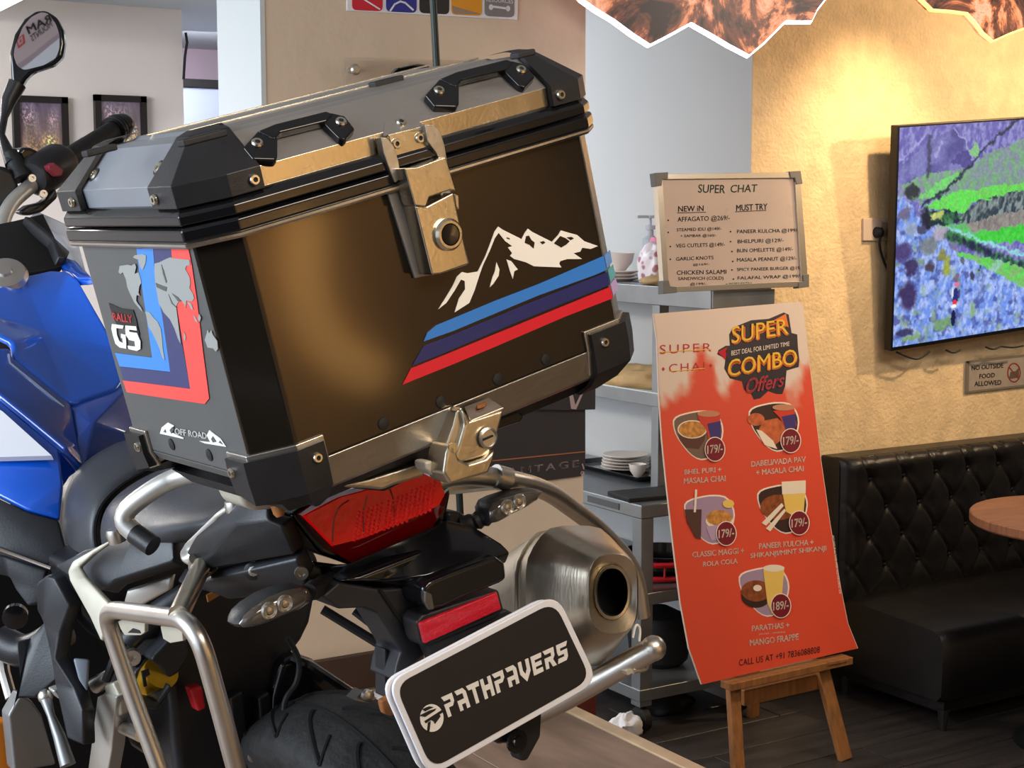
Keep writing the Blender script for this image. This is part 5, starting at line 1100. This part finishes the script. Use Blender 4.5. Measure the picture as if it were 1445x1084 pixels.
# ---- left grab rail
P('grab_rail', MB().tube([V(345, 664, .28), V(262, 668, .36), V(222, 688, .38), V(163, 732, .40), V(178, 745, .38), V(206, 764, .36)], [.0125]*6, 16), SILV) if False else P('grab_rail', MB().tube([V(350, 662, .27), V(262, 668, .36), V(215, 690, .38), V(163, 732, .41), V(212, 768, .38)], .0108, 16, fillet=.035), SILV)
P('rail_socket', MB().tube([V(190, 753, .392), V(216, 771, .37)], .0114, 14), BLACKM)
# ---- black tail panels
facets('tail_panel', [V(95, 800, .62), V(140, 778, .58), V(210, 764, .50), V(262, 745, .44), V(262, 792, .42), V(262, 800, .42), V(180, 826, .50), V(168, 838, .52), V(140, 832, .56), V(118, 812, .60), V(205, 772, .49)], [(0, 1, 8, 9), (1, 2, 10, 6, 7, 8), (2, 3, 4, 5, 6, 10)], GREYP, .02, smooth=15)
facets('tail_panel', [V(285, 778, .36), V(300, 752, .34), V(345, 720, .28), V(400, 700, .22), V(415, 728, .20), V(432, 768, .20), V(300, 800, .34), V(355, 735, .26), V(398, 727, .21)], [(0, 1, 7, 6), (1, 2, 3, 8, 7), (7, 8, 4, 5, 6)], BLACKM, .02, smooth=15)
facets('lower_tail_panel', [V(262, 800, .42), V(300, 802, .34), V(432, 770, .20), V(445, 798, .20), V(440, 818, .22), V(380, 822, .28), V(335, 828, .33), V(310, 815, .36)], [(0, 1, 7), (1, 2, 3, 6, 7), (3, 4, 5, 6)], GREYP, .02, smooth=25)
P('panel_bolt', MB().lathe(V(358, 805, .27), (-.5, -.8, .1), [(.010, 0), (.010, .003), (.006, .005)], 16), BLACKM)
P('panel_bolt', MB().lathe(V(358, 805, .265), (-.5, -.8, .1), [(.0055, 0), (.0055, .004), (.002, .005)], 10), STEEL)
facets('under_seat_plate', [V(185, 830, .55), V(250, 808, .5), V(245, 830, .5), V(205, 852, .54), V(180, 850, .56)], [(0, 1, 2, 3, 4)], SILV, .01)
for p in ((163, 753, .48), (331, 713, .28)): P('seat_bolt', MB().lathe(V(*p), (0, 0, 1), [(.010, -.01), (.011, 0), (.009, .006)], 14), STEEL)
facets('rear_strap', [V(345, 718, .27), V(330, 712, .27), V(300, 732, .30), V(262, 765, .36), V(252, 778, .37), V(254, 792, .36), V(270, 802, .35), V(302, 806, .34), V(288, 795, .34), V(274, 782, .345), V(272, 772, .35), V(290, 752, .32), V(322, 728, .29)], [(0, 1, 2, 12), (2, 3, 11, 12), (3, 4, 10, 11), (4, 5, 9, 10), (5, 6, 8, 9), (6, 7, 8)], SILV, .008, smooth=40)
facets('front_strap', [V(168, 756, .50), V(140, 770, .53), V(102, 792, .56), V(95, 806, .56), V(98, 820, .55), V(126, 870, .50), V(142, 905, .46), V(148, 878, .46), V(152, 850, .46), V(120, 815, .53), V(112, 800, .55), V(130, 785, .54)], [(0, 1, 11), (1, 2, 10, 11), (2, 3, 10), (3, 4, 9, 10), (4, 5, 8, 9), (5, 6, 7, 8)], BEIGE, .008, smooth=40)
# ---- mount under the case, carrier plate, quick latch
P('case_mount', MB().prism(Y([(333, 676), (400, 700), (410, 712), (395, 718), (362, 722), (345, 715), (338, 700)], .16), (0, .05, 0)), BEIGE, bevel=.006)
P('mount_bolt', MB().lathe(V(390, 712, .15), (0, -.2, -1), [(.006, 0), (.006, .008), (.004, .012)], 12), RUST)
P('carrier_plate', MB().prism(Y([(463, 687), (520, 676), (560, 664), (600, 652), (600, 672), (560, 684), (540, 692), (520, 690)], .03), (0, .20, 0)), ALU, bevel=.003)
P('carrier_frame', MB().prism(Y([(500, 690), (556, 664), (560, 650), (640, 620), (640, 640), (600, 665), (555, 690), (545, 694)], .06), (0, .16, 0)), BLACKM, bevel=.004)
P('carrier_bracket', MB().prism(Y([(600, 652), (612, 650), (625, 662), (624, 670), (612, 672), (602, 664)], -.005), (0, .02, 0)), BEIGE, bevel=.003)
P('bracket_bolt', MB().lathe(V(620, 663, -.008), (0, -1, 0), [(.005, 0), (.005, .003), (.002, .003)], 12), RIV)
ql = P('quick_latch', MB().prism(Y([(652, 576), (663, 594), (712, 578), (706, 600), (700, 622), (690, 643), (650, 654), (642, 648), (656, 600)], -.020), (0, .035, 0)), MUF, bevel=.004, seg=3)
P('latch_side', MB().prism(Y([(652, 574), (664, 594), (654, 622), (646, 650), (636, 640), (630, 628), (640, 600), (645, 580)], -.014), (0, .026, 0)), MUF, ql, bevel=.002)
P('latch_top', MB().prism([V(655, 574, -.004), V(690, 561, -.004), V(711, 575, -.019), V(664, 594, -.019)], (0, 0, -.002)), MUF, ql, bevel=.001)
P('latch_tongue', MB().prism([V(672, 576, -.010), V(688, 569, -.010), V(684, 575, -.014), V(674, 578, -.014)], (0, 0, .003)), RUST, ql, bevel=.0008)
P('latch_dial', MB().lathe(V(688, 618, -.022), (0, -1, 0), [(.0100, 0), (.0100, .002), (.008, .003), (.0076, .0015), (.0002, .0015)], 28), STEEL, ql)
P('latch_dial_slot', MB().box(tuple(V(688, 618, -.0245)-Vector((.006, .001, .0008))), tuple(V(688, 618, -.0245)+Vector((.006, .001, .0008)))), DARK, ql)
P('latch_hook', MB().prism(Y([(630, 640), (635, 627), (643, 628), (648, 648), (662, 655), (686, 647), (700, 634), (697, 650), (690, 668), (636, 684), (626, 668)], -.026), (0, .03, 0)), MUF, ql, bevel=.003)
P('latch_pivot', MB().lathe(V(638, 632, -.024), (0, -1, 0), [(.005, 0), (.005, .002), (.002, .002)], 12), RIV, ql)
P('strap_end', MB().prism(Y([(700, 588), (732, 580), (740, 588), (734, 596), (704, 606)], .03), (0, .02, 0)), BLACKG, bevel=.002)
# ---- right rails
P('grab_rail', MB().tube([V(590, 690, .20), V(640, 668, .20), V(715, 676, .20), V(770, 690, .24), V(845, 745, .34), V(896, 800, .34), V(906, 870, .34)], .0115, 16, fillet=.05), STEEL)
P('rail_collar', MB().tube([V(698, 672, .20), V(716, 677, .20)], .0135, 16), STEEL)
P('rail_support', MB().tube([V(600, 690, .24), V(640, 690, .24), V(700, 684, .24), V(748, 697, .22)], .006, 10), STEEL)
P('pannier_frame', MB().tube([V(700, 1035, .28), V(800, 985, .20), V(921, 916, .12)], .0135, 18), STEEL)
P('frame_end_cap', MB().sphere(V(922, 915, .12), .0148, seg=18), STEEL)
P('frame_clip', MB().tube([V(893, 948, .13), V(912, 944, .13), V(914, 932, .12)], .003, 8, fillet=.006), STEEL)
P('frame_tab', MB().prism(Y([(883, 948), (902, 938), (900, 946), (886, 953)], .13), (0, .01, 0)), BEIGE)
P('cable_tie', MB().tube([V(893, 900, .13), V(897, 880, .13), V(904, 886, .13), V(902, 905, .13)], .0015, 6, fillet=.01), VWHITE)

# ---- pannier frame, left
fx = -.235
def xq(px, py, x_=fx): return B(px, py, x=x_)
P('pannier_frame', MB().tube([xq(238, 1120), xq(188, 985), xq(150, 872), xq(158, 860), xq(262, 874), xq(284, 905), xq(308, 990), xq(340, 1110)], .0098, 18, fillet=.022), STEEL)
P('frame_stay', MB().tube([xq(252, 868), V(284, 800, .33)], .0105, 18), MUF)
P('frame_stay_flange', MB().tube([V(281, 806, .335), V(287, 794, .33)], [.0125, .0165], 18), MUF)
for p in ([(166, 877), (176, 874), (204, 880), (204, 893), (198, 897), (176, 897), (170, 888)], [(226, 884), (256, 886), (258, 905), (240, 908), (230, 902)]):
    P('rack_tab', MB().prism(X(p, fx+.004), (.005, 0, 0)), BEIGE, bevel=.001)
P('rack_tab_mark', MB().prism(X([(180, 893), (187, 887), (196, 890), (198, 894)], fx+.003), (.001, 0, 0)), BLACKR, smooth=0)
P('frame_stub', MB().tube([xq(133, 968, -.20), xq(160, 953, -.18)], .0105, 16), STEEL)
P('frame_stub_bore', MB().tube([xq(132.6, 968.3, -.2006), xq(137, 966, -.197)], .0080, 16), DARK)
P('frame_strut', MB().prism(X([(137, 984), (150, 980), (164, 984), (157, 1060), (150, 1100), (122, 1100), (130, 1040)], -.20), (.02, 0, 0)), SILV, bevel=.002)
P('frame_strut_edge', MB().prism(X([(146, 968), (158, 964), (168, 985), (170, 1010), (160, 1015), (150, 985)], -.195), (.015, 0, 0)), BEIGE, bevel=.003)
P('frame_crossbar', MB().tube([xq(200, 1038, -.20), xq(165, 1022, -.18), xq(160, 1005, -.18), xq(156, 980, -.18)], .0085, 14, fillet=.02), STEEL)
# ---- left turn signal
def signal(outl, back_y, stalk, leds, nm='turn_signal'):
    pts = Y(outl, back_y); c_ = sum(pts, Vector())/len(pts); mb = MB(); n = len(pts)
    rings = [[c_+(p-c_)*s+Vector((0, dy, 0)) for p in pts] for s, dy in ((.85, .028), (1, .016), (1, .004), (.96, -.002))]
    rim = P(nm, mb.loft(rings), BLACKM, smooth=50)
    P('lens', MB().loft([[c_+(p-c_)*s+Vector((0, dy, 0)) for p in pts] for s, dy in ((.95, .0), (.93, -.005), (.7, -.009), (.35, -.011))]), CLEAR, rim, smooth=60)
    for p in leds:
        P('led', MB().lathe(B(*p, y=back_y-.0105), (0, -1, 0), [(.0088, -.001), (.0088, .0006), (.0074, .0022), (.0056, .0006), (.0036, .0004), (.0030, .0018), (.0012, .0022)], 20), LED, rim)
    P('stalk', MB().tube(stalk, [.0085, .0105, .0085, .0105, .0085, .0105, .0105, .012][:len(stalk)], 14), BLACKR, rim)
def lin(a, b, n): return [a+(b-a)*i/(n-1) for i in range(n)]
signal([(332, 882), (338, 870), (352, 857), (375, 842), (400, 832), (422, 827), (434, 829), (439, 838), (436, 848), (424, 857), (402, 867), (375, 878), (350, 885), (337, 886)], .16, lin(V(436, 836, .17), V(482, 812, .22), 8), ((380, 862), (402, 852)))
P('stalk_screw', MB().lathe(V(425, 808, .19), (-.4, -.9, 0), [(.007, 0), (.007, .004), (.0035, .004), (.003, .001)], 14), STEEL)
P('stalk_mount', MB().prism(Y([(425, 800), (440, 794), (455, 802), (458, 820), (440, 822), (430, 815)], .20), (0, .04, 0)), BLACKM, bevel=.004)
signal([(686, 722), (692, 710), (706, 703), (730, 695), (752, 691), (764, 692), (756, 704), (738, 716), (716, 727), (698, 737), (688, 739)], .17, lin(V(690, 728, .18), V(655, 742, .20), 8), ((716, 716), (733, 708)))
P('stalk_mount', MB().prism(Y([(630, 722), (650, 722), (662, 730), (662, 748), (648, 752), (632, 742)], .20), (0, .05, 0)), BLACKM, bevel=.005)
# ---- tail light
z2 = lambda L: [(x/3.6125+360, y_/3.6125+580) for x, y_ in L]
hs_o = z2([(178, 535), (228, 498), (400, 402), (860, 290), (985, 358), (1002, 425), (975, 560), (920, 625), (490, 790), (340, 735)])
P('tail_light_housing', MB().prism(Y(hs_o, .205), (0, .06, 0)), BLACKG, bevel=.005, seg=3)
lo = Y(z2([(232, 530), (400, 420), (860, 305), (950, 350), (988, 400), (962, 500), (905, 590), (500, 778), (385, 712)]), .198)
mid = Y(z2([(238, 535), (420, 440), (860, 320), (945, 360), (968, 420), (940, 478), (860, 520), (545, 652), (390, 690)]), .188)
tl = P('tail_light', MB().loft([[p+Vector((0, .012, 0)) for p in lo], lo], (True, False)).loft([lo, mid], (False, False)), REDD, smooth=20)
cM = sum(mid, Vector())/len(mid)
P('tail_light_lens', MB().loft([mid, [cM+(p-cM)*.97+Vector((0, -.002, 0)) for p in mid]], (False, True)), REDL, tl, smooth=20)
for cx_, cy_, sp in ((520, 745, 30), (562, 730, 34), (595, 715, 28)):
    mb = MB()
    for j in range(8):
        for i in range(6):
            mb.lathe(B(cx_-20+6.4*i+(7-j)*.9, cy_-22+j*5.6-2.3*i, y=.1863), (0, -1, 0), [(.0021, 0), (.0015, .0010), (.0004, .0014)], 6)
    o = P('reflector_beads', mb, REDL, tl, smooth=60); o['kind'] = 'stuff'
P('reflector_divider', MB().tube(Y([(469, 765), (470, 735), (478, 715), (492, 706)], .1862), .0010, 6, fillet=.02), REDD, tl)
P('reflector_divider', MB().tube(Y([(513, 752), (512, 720), (518, 700)], .1862), .0010, 6, fillet=.02), REDD, tl)
P('reflector_divider', MB().tube(Y([(556, 735), (556, 705), (548, 686)], .1862), .0010, 6, fillet=.02), REDD, tl)
# ---- fender and plate carrier
facets('rear_fender', [V(440, 790, .24), V(495, 800, .20), V(625, 748, .20), V(660, 758, .19), V(700, 782, .16), V(714, 796, .15), V(600, 826, .16), V(540, 830, .18), V(475, 822, .22), V(455, 815, .23)], [(0, 1, 8, 9), (1, 2, 6, 7, 8), (2, 3, 4, 5, 6)], BLACKG, .02, smooth=20)
P('plate_arm', MB().prism(Y([(455, 842), (478, 822), (538, 832), (590, 828), (596, 850), (602, 900), (600, 925), (575, 945), (556, 962), (560, 940), (566, 920), (548, 890), (532, 865), (515, 858), (478, 860)], .17), (0, .05, 0)), GREYP, bevel=.003)
P('arm_crease', MB().tube(Y([(536, 832), (560, 868), (598, 912)], .1685), .0016, 6), DARK)
P('plate_light', MB().prism([V(*p) for p in ((597, 830, .13), (606, 820, .13), (640, 806, .13), (700, 784, .13), (714, 794, .13), (716, 818, .13), (706, 824, .13), (650, 846, .13), (625, 858, .13), (606, 862, .13), (598, 850, .13))], (0, .06, 0)), BLACKG, bevel=.007, seg=4)
P('light_lens', MB().prism(Y([(600, 834), (610, 838), (614, 860), (606, 862), (600, 850)], .127), (0, .006, 0)), CLEAR, bevel=.002)
P('plate_light_cover', MB().prism(Y([(480, 822), (640, 760), (700, 782), (600, 826)], .17), (0, .05, 0)), BLACKG, bevel=.006)
P('reflector_base', MB().prism(Y([(588, 878), (596, 868), (704, 832), (712, 862), (700, 872), (600, 914), (594, 905)], .135), (0, .03, 0)), BLACKM, bevel=.003)
P('reflector', MB().prism(Y([(593, 880), (702, 836), (708, 860), (600, 909)], .130), (0, .006, 0)), REFL, bevel=.0015)
P('plate_bracket', MB().prism(Y([(600, 905), (715, 860), (735, 870), (740, 900), (620, 950)], .14), (0, .02, 0)), BLACKM, bevel=.003)
P('plate_hanger', MB().prism(Y([(700, 1020), (766, 1000), (764, 1040), (745, 1075), (735, 1075), (728, 1050), (700, 1050)], .14), (0, .02, 0)), BLACKM, bevel=.004)
P('hanger_bolt', MB().lathe(V(728, 1046, .135), (0, -1, 0), [(.013, 0), (.013, .003), (.007, .003), (.006, .006), (.002, .006)], 18), BLACKG)
P('bracket_foot', MB().prism(Y([(538, 990), (556, 980), (566, 1000), (556, 1012), (542, 1008)], .16), (0, .01, 0)), RUST, bevel=.003)
P('fender_stay', MB().tube([V(455, 860, .30), V(540, 912, .26)], .0055, 8).tube([V(500, 862, .26), V(534, 888, .24)], .005, 8), BLACKM)
P('hanger_plate', MB().prism(Y([(543, 915), (556, 925), (556, 985), (543, 985)], .19), (0, .02, 0)), BLACKM, bevel=.002)
PQ_ = [(547, 963), (786, 838), (845, 962), (606, 1098)]
py_ = .10
def plq(u, v, d=0):
    q = [Vector(p) for p in PQ_]; p = (q[3]*(1-u)+q[2]*u)*(1-v)+(q[0]*(1-u)+q[1]*u)*v; return B(p.x, p.y, y=py_-d)
def rr(m_, r_):                                                      # rounded rectangle in plate units (width 2, height 1)
    return [(p.x/2, p.y) for p in rpoly([(m_*1, m_), (2-m_, m_), (2-m_, 1-m_), (m_, 1-m_)], r_, 6)]
pl_ = P('number_plate', MB().prism([plq(*p) for p in rr(0, .2)], (0, .004, 0)), WHITEP, bevel=.0012, label='white bordered black plate')
P('plate_back', MB().prism([plq(*p)+Vector((-.004, .006, .0)) for p in rr(0, .2)], (0, .004, 0)), WHITEP, pl_, bevel=.0012)
P('plate_face', MB().prism([plq(*p, .0008) for p in rr(.062, .17)], (0, .0006, 0)), mat('plate_black', (34, 30, 29), .5), pl_, smooth=0)
# block letters, drawn stroke by stroke
LET = {'P': [[(0, 0), (.32, 0), (.32, .42), (.72, .42), (.95, .62), (.95, 1), (-.05, 1), (.1, .78), (.65, .78), (.65, .62), (.0, .62)]],
       'A': [[(0, 0), (.30, 0), (.30, .28), (.66, .28), (.66, 0), (.96, 0), (.96, .8), (.76, 1), (.0, 1), (.12, .78), (.64, .78), (.64, .5), (.0, .5)]],
       'T': [[(.34, 0), (.64, 0), (.64, .76), (1, .76), (1.06, 1), (-.1, 1), (.02, .76), (.34, .76)]],
       'H': [[(0, 0), (.30, 0), (.30, .38), (.68, .38), (.68, 0), (.98, 0), (.98, 1), (.68, 1), (.68, .64), (.30, .64), (.30, 1), (0, 1)]],
       'V': [[(0, 1), (.30, 1), (.30, .5), (.48, .28), (.68, .5), (.68, 1), (.98, 1), (.98, .36), (.48, -.12), (0, .36)]],
       'E': [[(0, 0), (.92, 0), (.92, .24), (.30, .24), (.30, .39), (.88, .39), (.88, .61), (.30, .61), (.30, .76), (.94, .76), (1.0, 1), (0, 1)]],
       'R': [[(0, 0), (.30, 0), (.30, .34), (.44, .34), (.66, 0), (1.02, 0), (.76, .38), (.95, .56), (.95, 1), (-.05, 1), (.1, .78), (.65, .78), (.65, .58), (0, .58)]],
       'S': [[(-.04, 0), (.78, 0), (.95, .18), (.95, .6), (.32, .6), (.32, .76), (.9, .76), (1.04, 1), (.02, 1), (.02, .56), (.12, .4), (.63, .4), (.63, .24), (.06, .24)]]}
word = 'PATHPAVERS'; tq = [(622, 985), (801, 904), (807, 928), (634, 1012)]; qm = quadmap([(*p, 0) for p in tq])
for i, ch in enumerate(word):
    for L in LET[ch]:
        pts = []
        for x, y_ in L:
            u = (i+x*.84)/len(word)+.012*(y_-.5)*2*.6; q = qm(u, y_); pts.append(B(q.x, q.y, y=py_-.0016))
        P('lettering', MB().prism(pts, (0, .0006, 0)), VWHITE, pl_, smooth=0)
e_ = ell(609.5, 1013.5, 16.5, 19.5, 32)
P('emblem_disc', MB().prism([B(*p, y=py_-.0016) for p in e_], (0, .0006, 0)), VWHITE, pl_, smooth=0)
PB_ = MATS['plate_black']
for L in ([(592, 1010), (606, 1003), (616, 1000), (614, 1003), (600, 1012)], [(599, 1018), (627, 1000), (629, 1003), (601, 1021)], [(604, 1020), (608, 1018), (606, 1033), (603, 1032)], [(608, 1016), (620, 1008), (622, 1011), (614, 1022), (612, 1018)], [(596, 1001), (606, 997), (612, 998), (600, 1004)]):
    P('emblem_cut', MB().prism([B(*p, y=py_-.0022) for p in L], (0, .0005, 0)), PB_, pl_, smooth=0)

# ---- muffler
def ringpx(px, y_, n=32):
    q = rpoly(px, 18, 3); out = []; L = [0]
    P2 = q+[q[0]]
    for a, b in zip(P2[:-1], P2[1:]): L.append(L[-1]+(b-a).length)
    for k in range(n):
        s = L[-1]*k/n; i = max(j for j in range(len(L)-1) if L[j] <= s+1e-9); t = (s-L[i])/max(1e-6, L[i+1]-L[i]); p = P2[i]*(1-t)+P2[i+1]*t; out.append(B(p.x, p.y, y=y_))
    return out
def al(r0, r1):                                                     # start each ring at the matching angle
    return r1
T8 = lambda cx_, cy_, rx, ry, k=.55: [(cx_-rx*k, cy_-ry), (cx_+rx*k, cy_-ry), (cx_+rx, cy_-ry*k), (cx_+rx, cy_+ry*k), (cx_+rx*k, cy_+ry), (cx_-rx*k, cy_+ry), (cx_-rx, cy_+ry*k), (cx_-rx, cy_-ry*k)]
mf = [T8(640, 925, 42, 68), T8(700, 885, 52, 80), T8(790, 848, 66, 98)]
P('muffler', MB().loft([ringpx(mf[0], .62), ringpx(mf[1], .42), ringpx(mf[2], .20)]), MUF, smooth=50)
P('muffler_band', MB().loft([ringpx(T8(790, 848, 66, 98), .203), ringpx(T8(791, 848, 68, 100), .20), ringpx(T8(795, 847, 68, 100), .192), ringpx(T8(796, 847, 66, 98), .19)]), MUF, smooth=50)
cap_ = [T8(797, 846, 66, 97), T8(822, 838, 64, 96, .55), T8(846, 838, 52, 82, .5), T8(866, 838, 36, 66, .5)]
capf = [(836, 792), (852, 778), (880, 776), (896, 800), (899, 845), (892, 878), (874, 896), (850, 893), (832, 862), (826, 822)]
def from8(L): return L
muf = P('muffler_end_cap', MB().loft([ringpx(T8(797, 846, 66, 97), .19), ringpx(T8(812, 842, 70, 100), .165), ringpx(T8(864, 838, 37, 60, .55), .098), ringpx(T8(865, 838, 34, 56, .6), .094), ringpx(T8(864, 836, 25, 38, .5), .100)], (True, False)), MUF, smooth=38)
P('outlet_ring', MB().loft([ringpx(T8(864, 836, 26, 39, .45), .099), ringpx(T8(864, 836, 25, 38, .45), .095), ringpx(T8(864, 836, 22, 34, .45), .096), ringpx(T8(864, 836, 22, 34, .45), .13)], (False, False)), MUF, muf, smooth=38)
P('outlet_bore', MB().loft([ringpx(T8(864, 836, 22.2, 34.2, .45), .104), ringpx(T8(864, 836, 20, 31, .45), .14)], (False, True)), DARK, muf, smooth=38)

# ---- lower left mechanicals
P('shock_reservoir', MB().tube([V(205, 972, .62), V(228, 948, .58)], .022, 24), GOLD)
P('reservoir_mark', MB().prism(Y([(200, 948), (210, 944), (212, 952), (206, 956), (208, 968), (204, 970)], .565), (0, .003, 0)), BLACKR, smooth=0)
P('shock_guard', MB().prism(Y([(190, 950), (205, 930), (218, 925), (215, 935), (222, 945), (232, 960), (230, 975), (218, 985), (200, 982), (192, 968)], .60), (0, .02, 0)), BLACKM, bevel=.003)
P('shock_guard', MB().prism(Y([(218, 925), (245, 895), (264, 905), (268, 925), (252, 950), (238, 958), (226, 940), (214, 932)], .575), (0, .03, 0)), GREYP, bevel=.003)
P('shock_guard', MB().prism(Y([(186, 960), (200, 984), (222, 990), (240, 965), (244, 972), (222, 1002), (200, 1000), (184, 975)], .56), (0, .03, 0)), GREYP, bevel=.003)
lettering('MADE IN', lambda a, b: B(a, b, y=.548), [(228, 918), (240, 908), (243, 913), (231, 923)], BLACKR, bike, off=OFF)
P('red_adjuster', MB().prism(Y([(268, 972), (286, 968), (292, 1000), (280, 1006)], .58), (0, .02, 0)), REDK, bevel=.004)
P('linkage_bolt', MB().lathe(V(187, 925, .58), (-.4, -.9, 0), [(.010, 0), (.010, .01), (.004, .01), (.004, .004)], 14), STEEL)
P('linkage_arm', MB().prism(Y([(180, 922), (192, 918), (198, 930), (192, 945), (185, 935)], .60), (0, .02, 0)), BLACKM, bevel=.004)
P('frame_tube', MB().tube([V(180, 905, .62), V(225, 862, .60), V(262, 838, .58)], .014, 14), GREYP)
P('frame_tube', MB().tube([V(150, 960, .66), V(170, 910, .64), V(215, 865, .60)], .006, 8), BLACKM)
P('orange_tag', MB().prism(Y([(292, 840), (320, 828), (314, 838), (294, 850)], .60), (0, .003, 0)), mat('amber_tag', (178, 118, 50), .5), smooth=0)
facets('side_guard', [V(66, 815, .72), V(82, 806, .70), V(96, 810, .68), V(118, 850, .66), V(104, 890, .68), V(98, 925, .68), V(125, 970, .66), V(134, 1000, .64), V(136, 1050, .64), V(112, 1040, .66), V(98, 960, .70), V(92, 910, .72), V(80, 870, .73), V(68, 850, .74)], [(0, 1, 12, 13), (1, 2, 3, 4, 12), (4, 5, 11, 12), (5, 6, 10, 11), (6, 7, 8, 9, 10)], GREYP, .02, smooth=15)
facets('guard_inset', [V(104, 928, .665), V(127, 930, .655), V(124, 975, .655), V(112, 958, .66)], [(0, 1, 2, 3)], mat('pale_guard_patch', (120, 128, 138), .45), .008)
facets('sprocket_cover', [V(30, 905, .8), V(60, 900, .8), V(90, 870, .76), V(96, 900, .76), V(100, 960, .74), V(70, 985, .76), V(40, 985, .78), V(35, 960, .8)], [(0, 1, 6, 7), (1, 2, 3, 4, 5, 6)], GREYP, .03, smooth=15)
P('side_duct', MB().tube([V(0, 905, .86), V(40, 925, .82), V(90, 890, .78)], .022, 14, fillet=.05), BLACKM)
P('side_knob', MB().lathe(V(22, 868, .78), (-.4, -.9, 0), [(.016, 0), (.016, .01), (.008, .012)], 20), BLACKG)
P('foot_peg', MB().prism(Y([(74, 975), (102, 965), (108, 978), (84, 988)], .70), (0, .02, 0)), SILV, bevel=.003)
P('peg_bracket', MB().prism(Y([(100, 995), (112, 990), (130, 1030), (132, 1048), (124, 1045), (105, 1012)], .70), (0, .02, 0)), SILV, bevel=.002)
P('gear_rod', MB().tube([V(64, 984, .72), V(72, 1010, .70), V(84, 1040, .68), V(96, 1080, .66)], [.008, .005, .008, .010], 12), HEELP)
P('rod_ball', MB().sphere(V(64, 983, .72), .0095, seg=14), STEEL)
P('heel_plate', MB().prism(Y([(12, 1010), (30, 978), (46, 990), (60, 1010), (80, 1080), (20, 1090)], .80), (0, .03, 0)), HEELP, bevel=.004)
P('amber_cover', MB().prism(Y([(-10, 1020), (14, 1018), (26, 1040), (28, 1084), (-10, 1090)], .84), (0, .03, 0)), mat('amber_plastic', (226, 130, 30), .4), bevel=.004)
P('crash_tube', MB().tube([V(2, 905, .9), V(6, 950, .86), V(16, 985, .84)], .008, 10), STEEL)
P('side_stand', MB().tube([Vector((-.10, .95, -.72)), Vector((-.30, 1.02, -.99))], .012, 12), BLACKM)
P('front_tyre', MB().lathe(Vector((0, 2.02, -.71)), (1, 0, 0), [(.28, -.04), (.31, -.05), (.34, -.04), (.355, 0), (.34, .04), (.31, .05), (.28, .04)], 64, caps=(False, False)), TYRE, smooth=60)
P('front_fork', MB().tube([Vector((-.1, 1.95, -.71)), Vector((-.1, 1.45, .12))], .026, 14).tube([Vector((.1, 1.95, -.71)), Vector((.1, 1.45, .12))], .026, 14), BLACKM)

# ================================================================== BANNER SEEN ONLY IN THE MIRROR
dist = 1.7; bc = MW+r_out*dist; bn = -r_out
def mback(px, py, lift=0):
    o, d = wray(px, py); mw = BM4 @ MC; p = plane_hit(o, d, mw, mnw); d = d.normalized(); r = d-2*d.dot(mnw)*mnw; return plane_hit(p, r, bc+bn*lift, bn)
c = mback(38, 82); t = thing('hanging_banner', 'white hanging banner with black lettering, seen reversed in the mirror', 'banner', bc)
flat('sheet', [(-60, 150), (38, 82), (84, 46), (150, -5), (90, -80), (-60, -30)], lambda a, b: mback(a, b), mat('banner_white', (236, 228, 232), .6, emit=None), t, off=bc, back=r_out*.004, smooth=0)
flat('hem', [(-60, 150), (38, 82), (84, 46), (150, -5), (150, 3), (84, 54), (40, 90), (-60, 160)], lambda a, b: mback(a, b, .002), mat('banner_hem', (206, 192, 204), .6), t, off=bc, back=r_out*.004, smooth=0)
hm = lambda a, b: mback(a, b, .001)
lettering('RAM', hm, [(70, 20), (36, 38), (41, 49), (74, 30)], PRINTBLK, t, off=bc, offset=.02)
lettering('MOUNTS', hm, [(71, 30), (42, 51), (46, 59), (75, 37)], PRINTBLK, t, off=bc, offset=.01)
mb = MB(); q1 = [(34, 48), (23, 56), (26, 69), (36, 61)]; q2 = [(32, 51), (25, 57), (27, 65), (33, 60)]
for i in range(4): mb.prism([hm(*p) for p in (q1[i], q1[(i+1) % 4], q2[(i+1) % 4], q2[i])], r_out*.0006)
obj('banner_mark', mb, VRED, t, off=bc, smooth=0); flat('banner_mark', [(30, 55), (28, 57), (28.5, 61), (31, 59)], hm, VRED, t, off=bc, back=r_out*.0006, smooth=0)

# ================================================================== GLOWING ARCH ADDED OUT OF VIEW, TO REFLECT AS THE GLOW ON THE CASE
def rback(px, py, ywall=-2.56):
    o, d = bray(px, py); p = o+d*(-o.y/d.y); d = Vector((d.x, -d.y, d.z)); pw = BM4 @ p; dw = BR @ d; return pw+dw*((ywall-pw.y)/dw.y)
ap = [rback(*p) for p in ((432, 300), (428, 370), (436, 440), (470, 500), (530, 530))]
c = sum(ap, Vector())/len(ap); t = thing('added_glow_arch', 'glowing arch added out of view to make the golden reflection in the case back', 'light', c)
obj('diffuser', MB().tube(ap, .085, 10, fillet=.3), mat('arch_glow', (255, 220, 160), .4, emit=(255, 205, 130), estr=3.2), t, off=c, smooth=60)
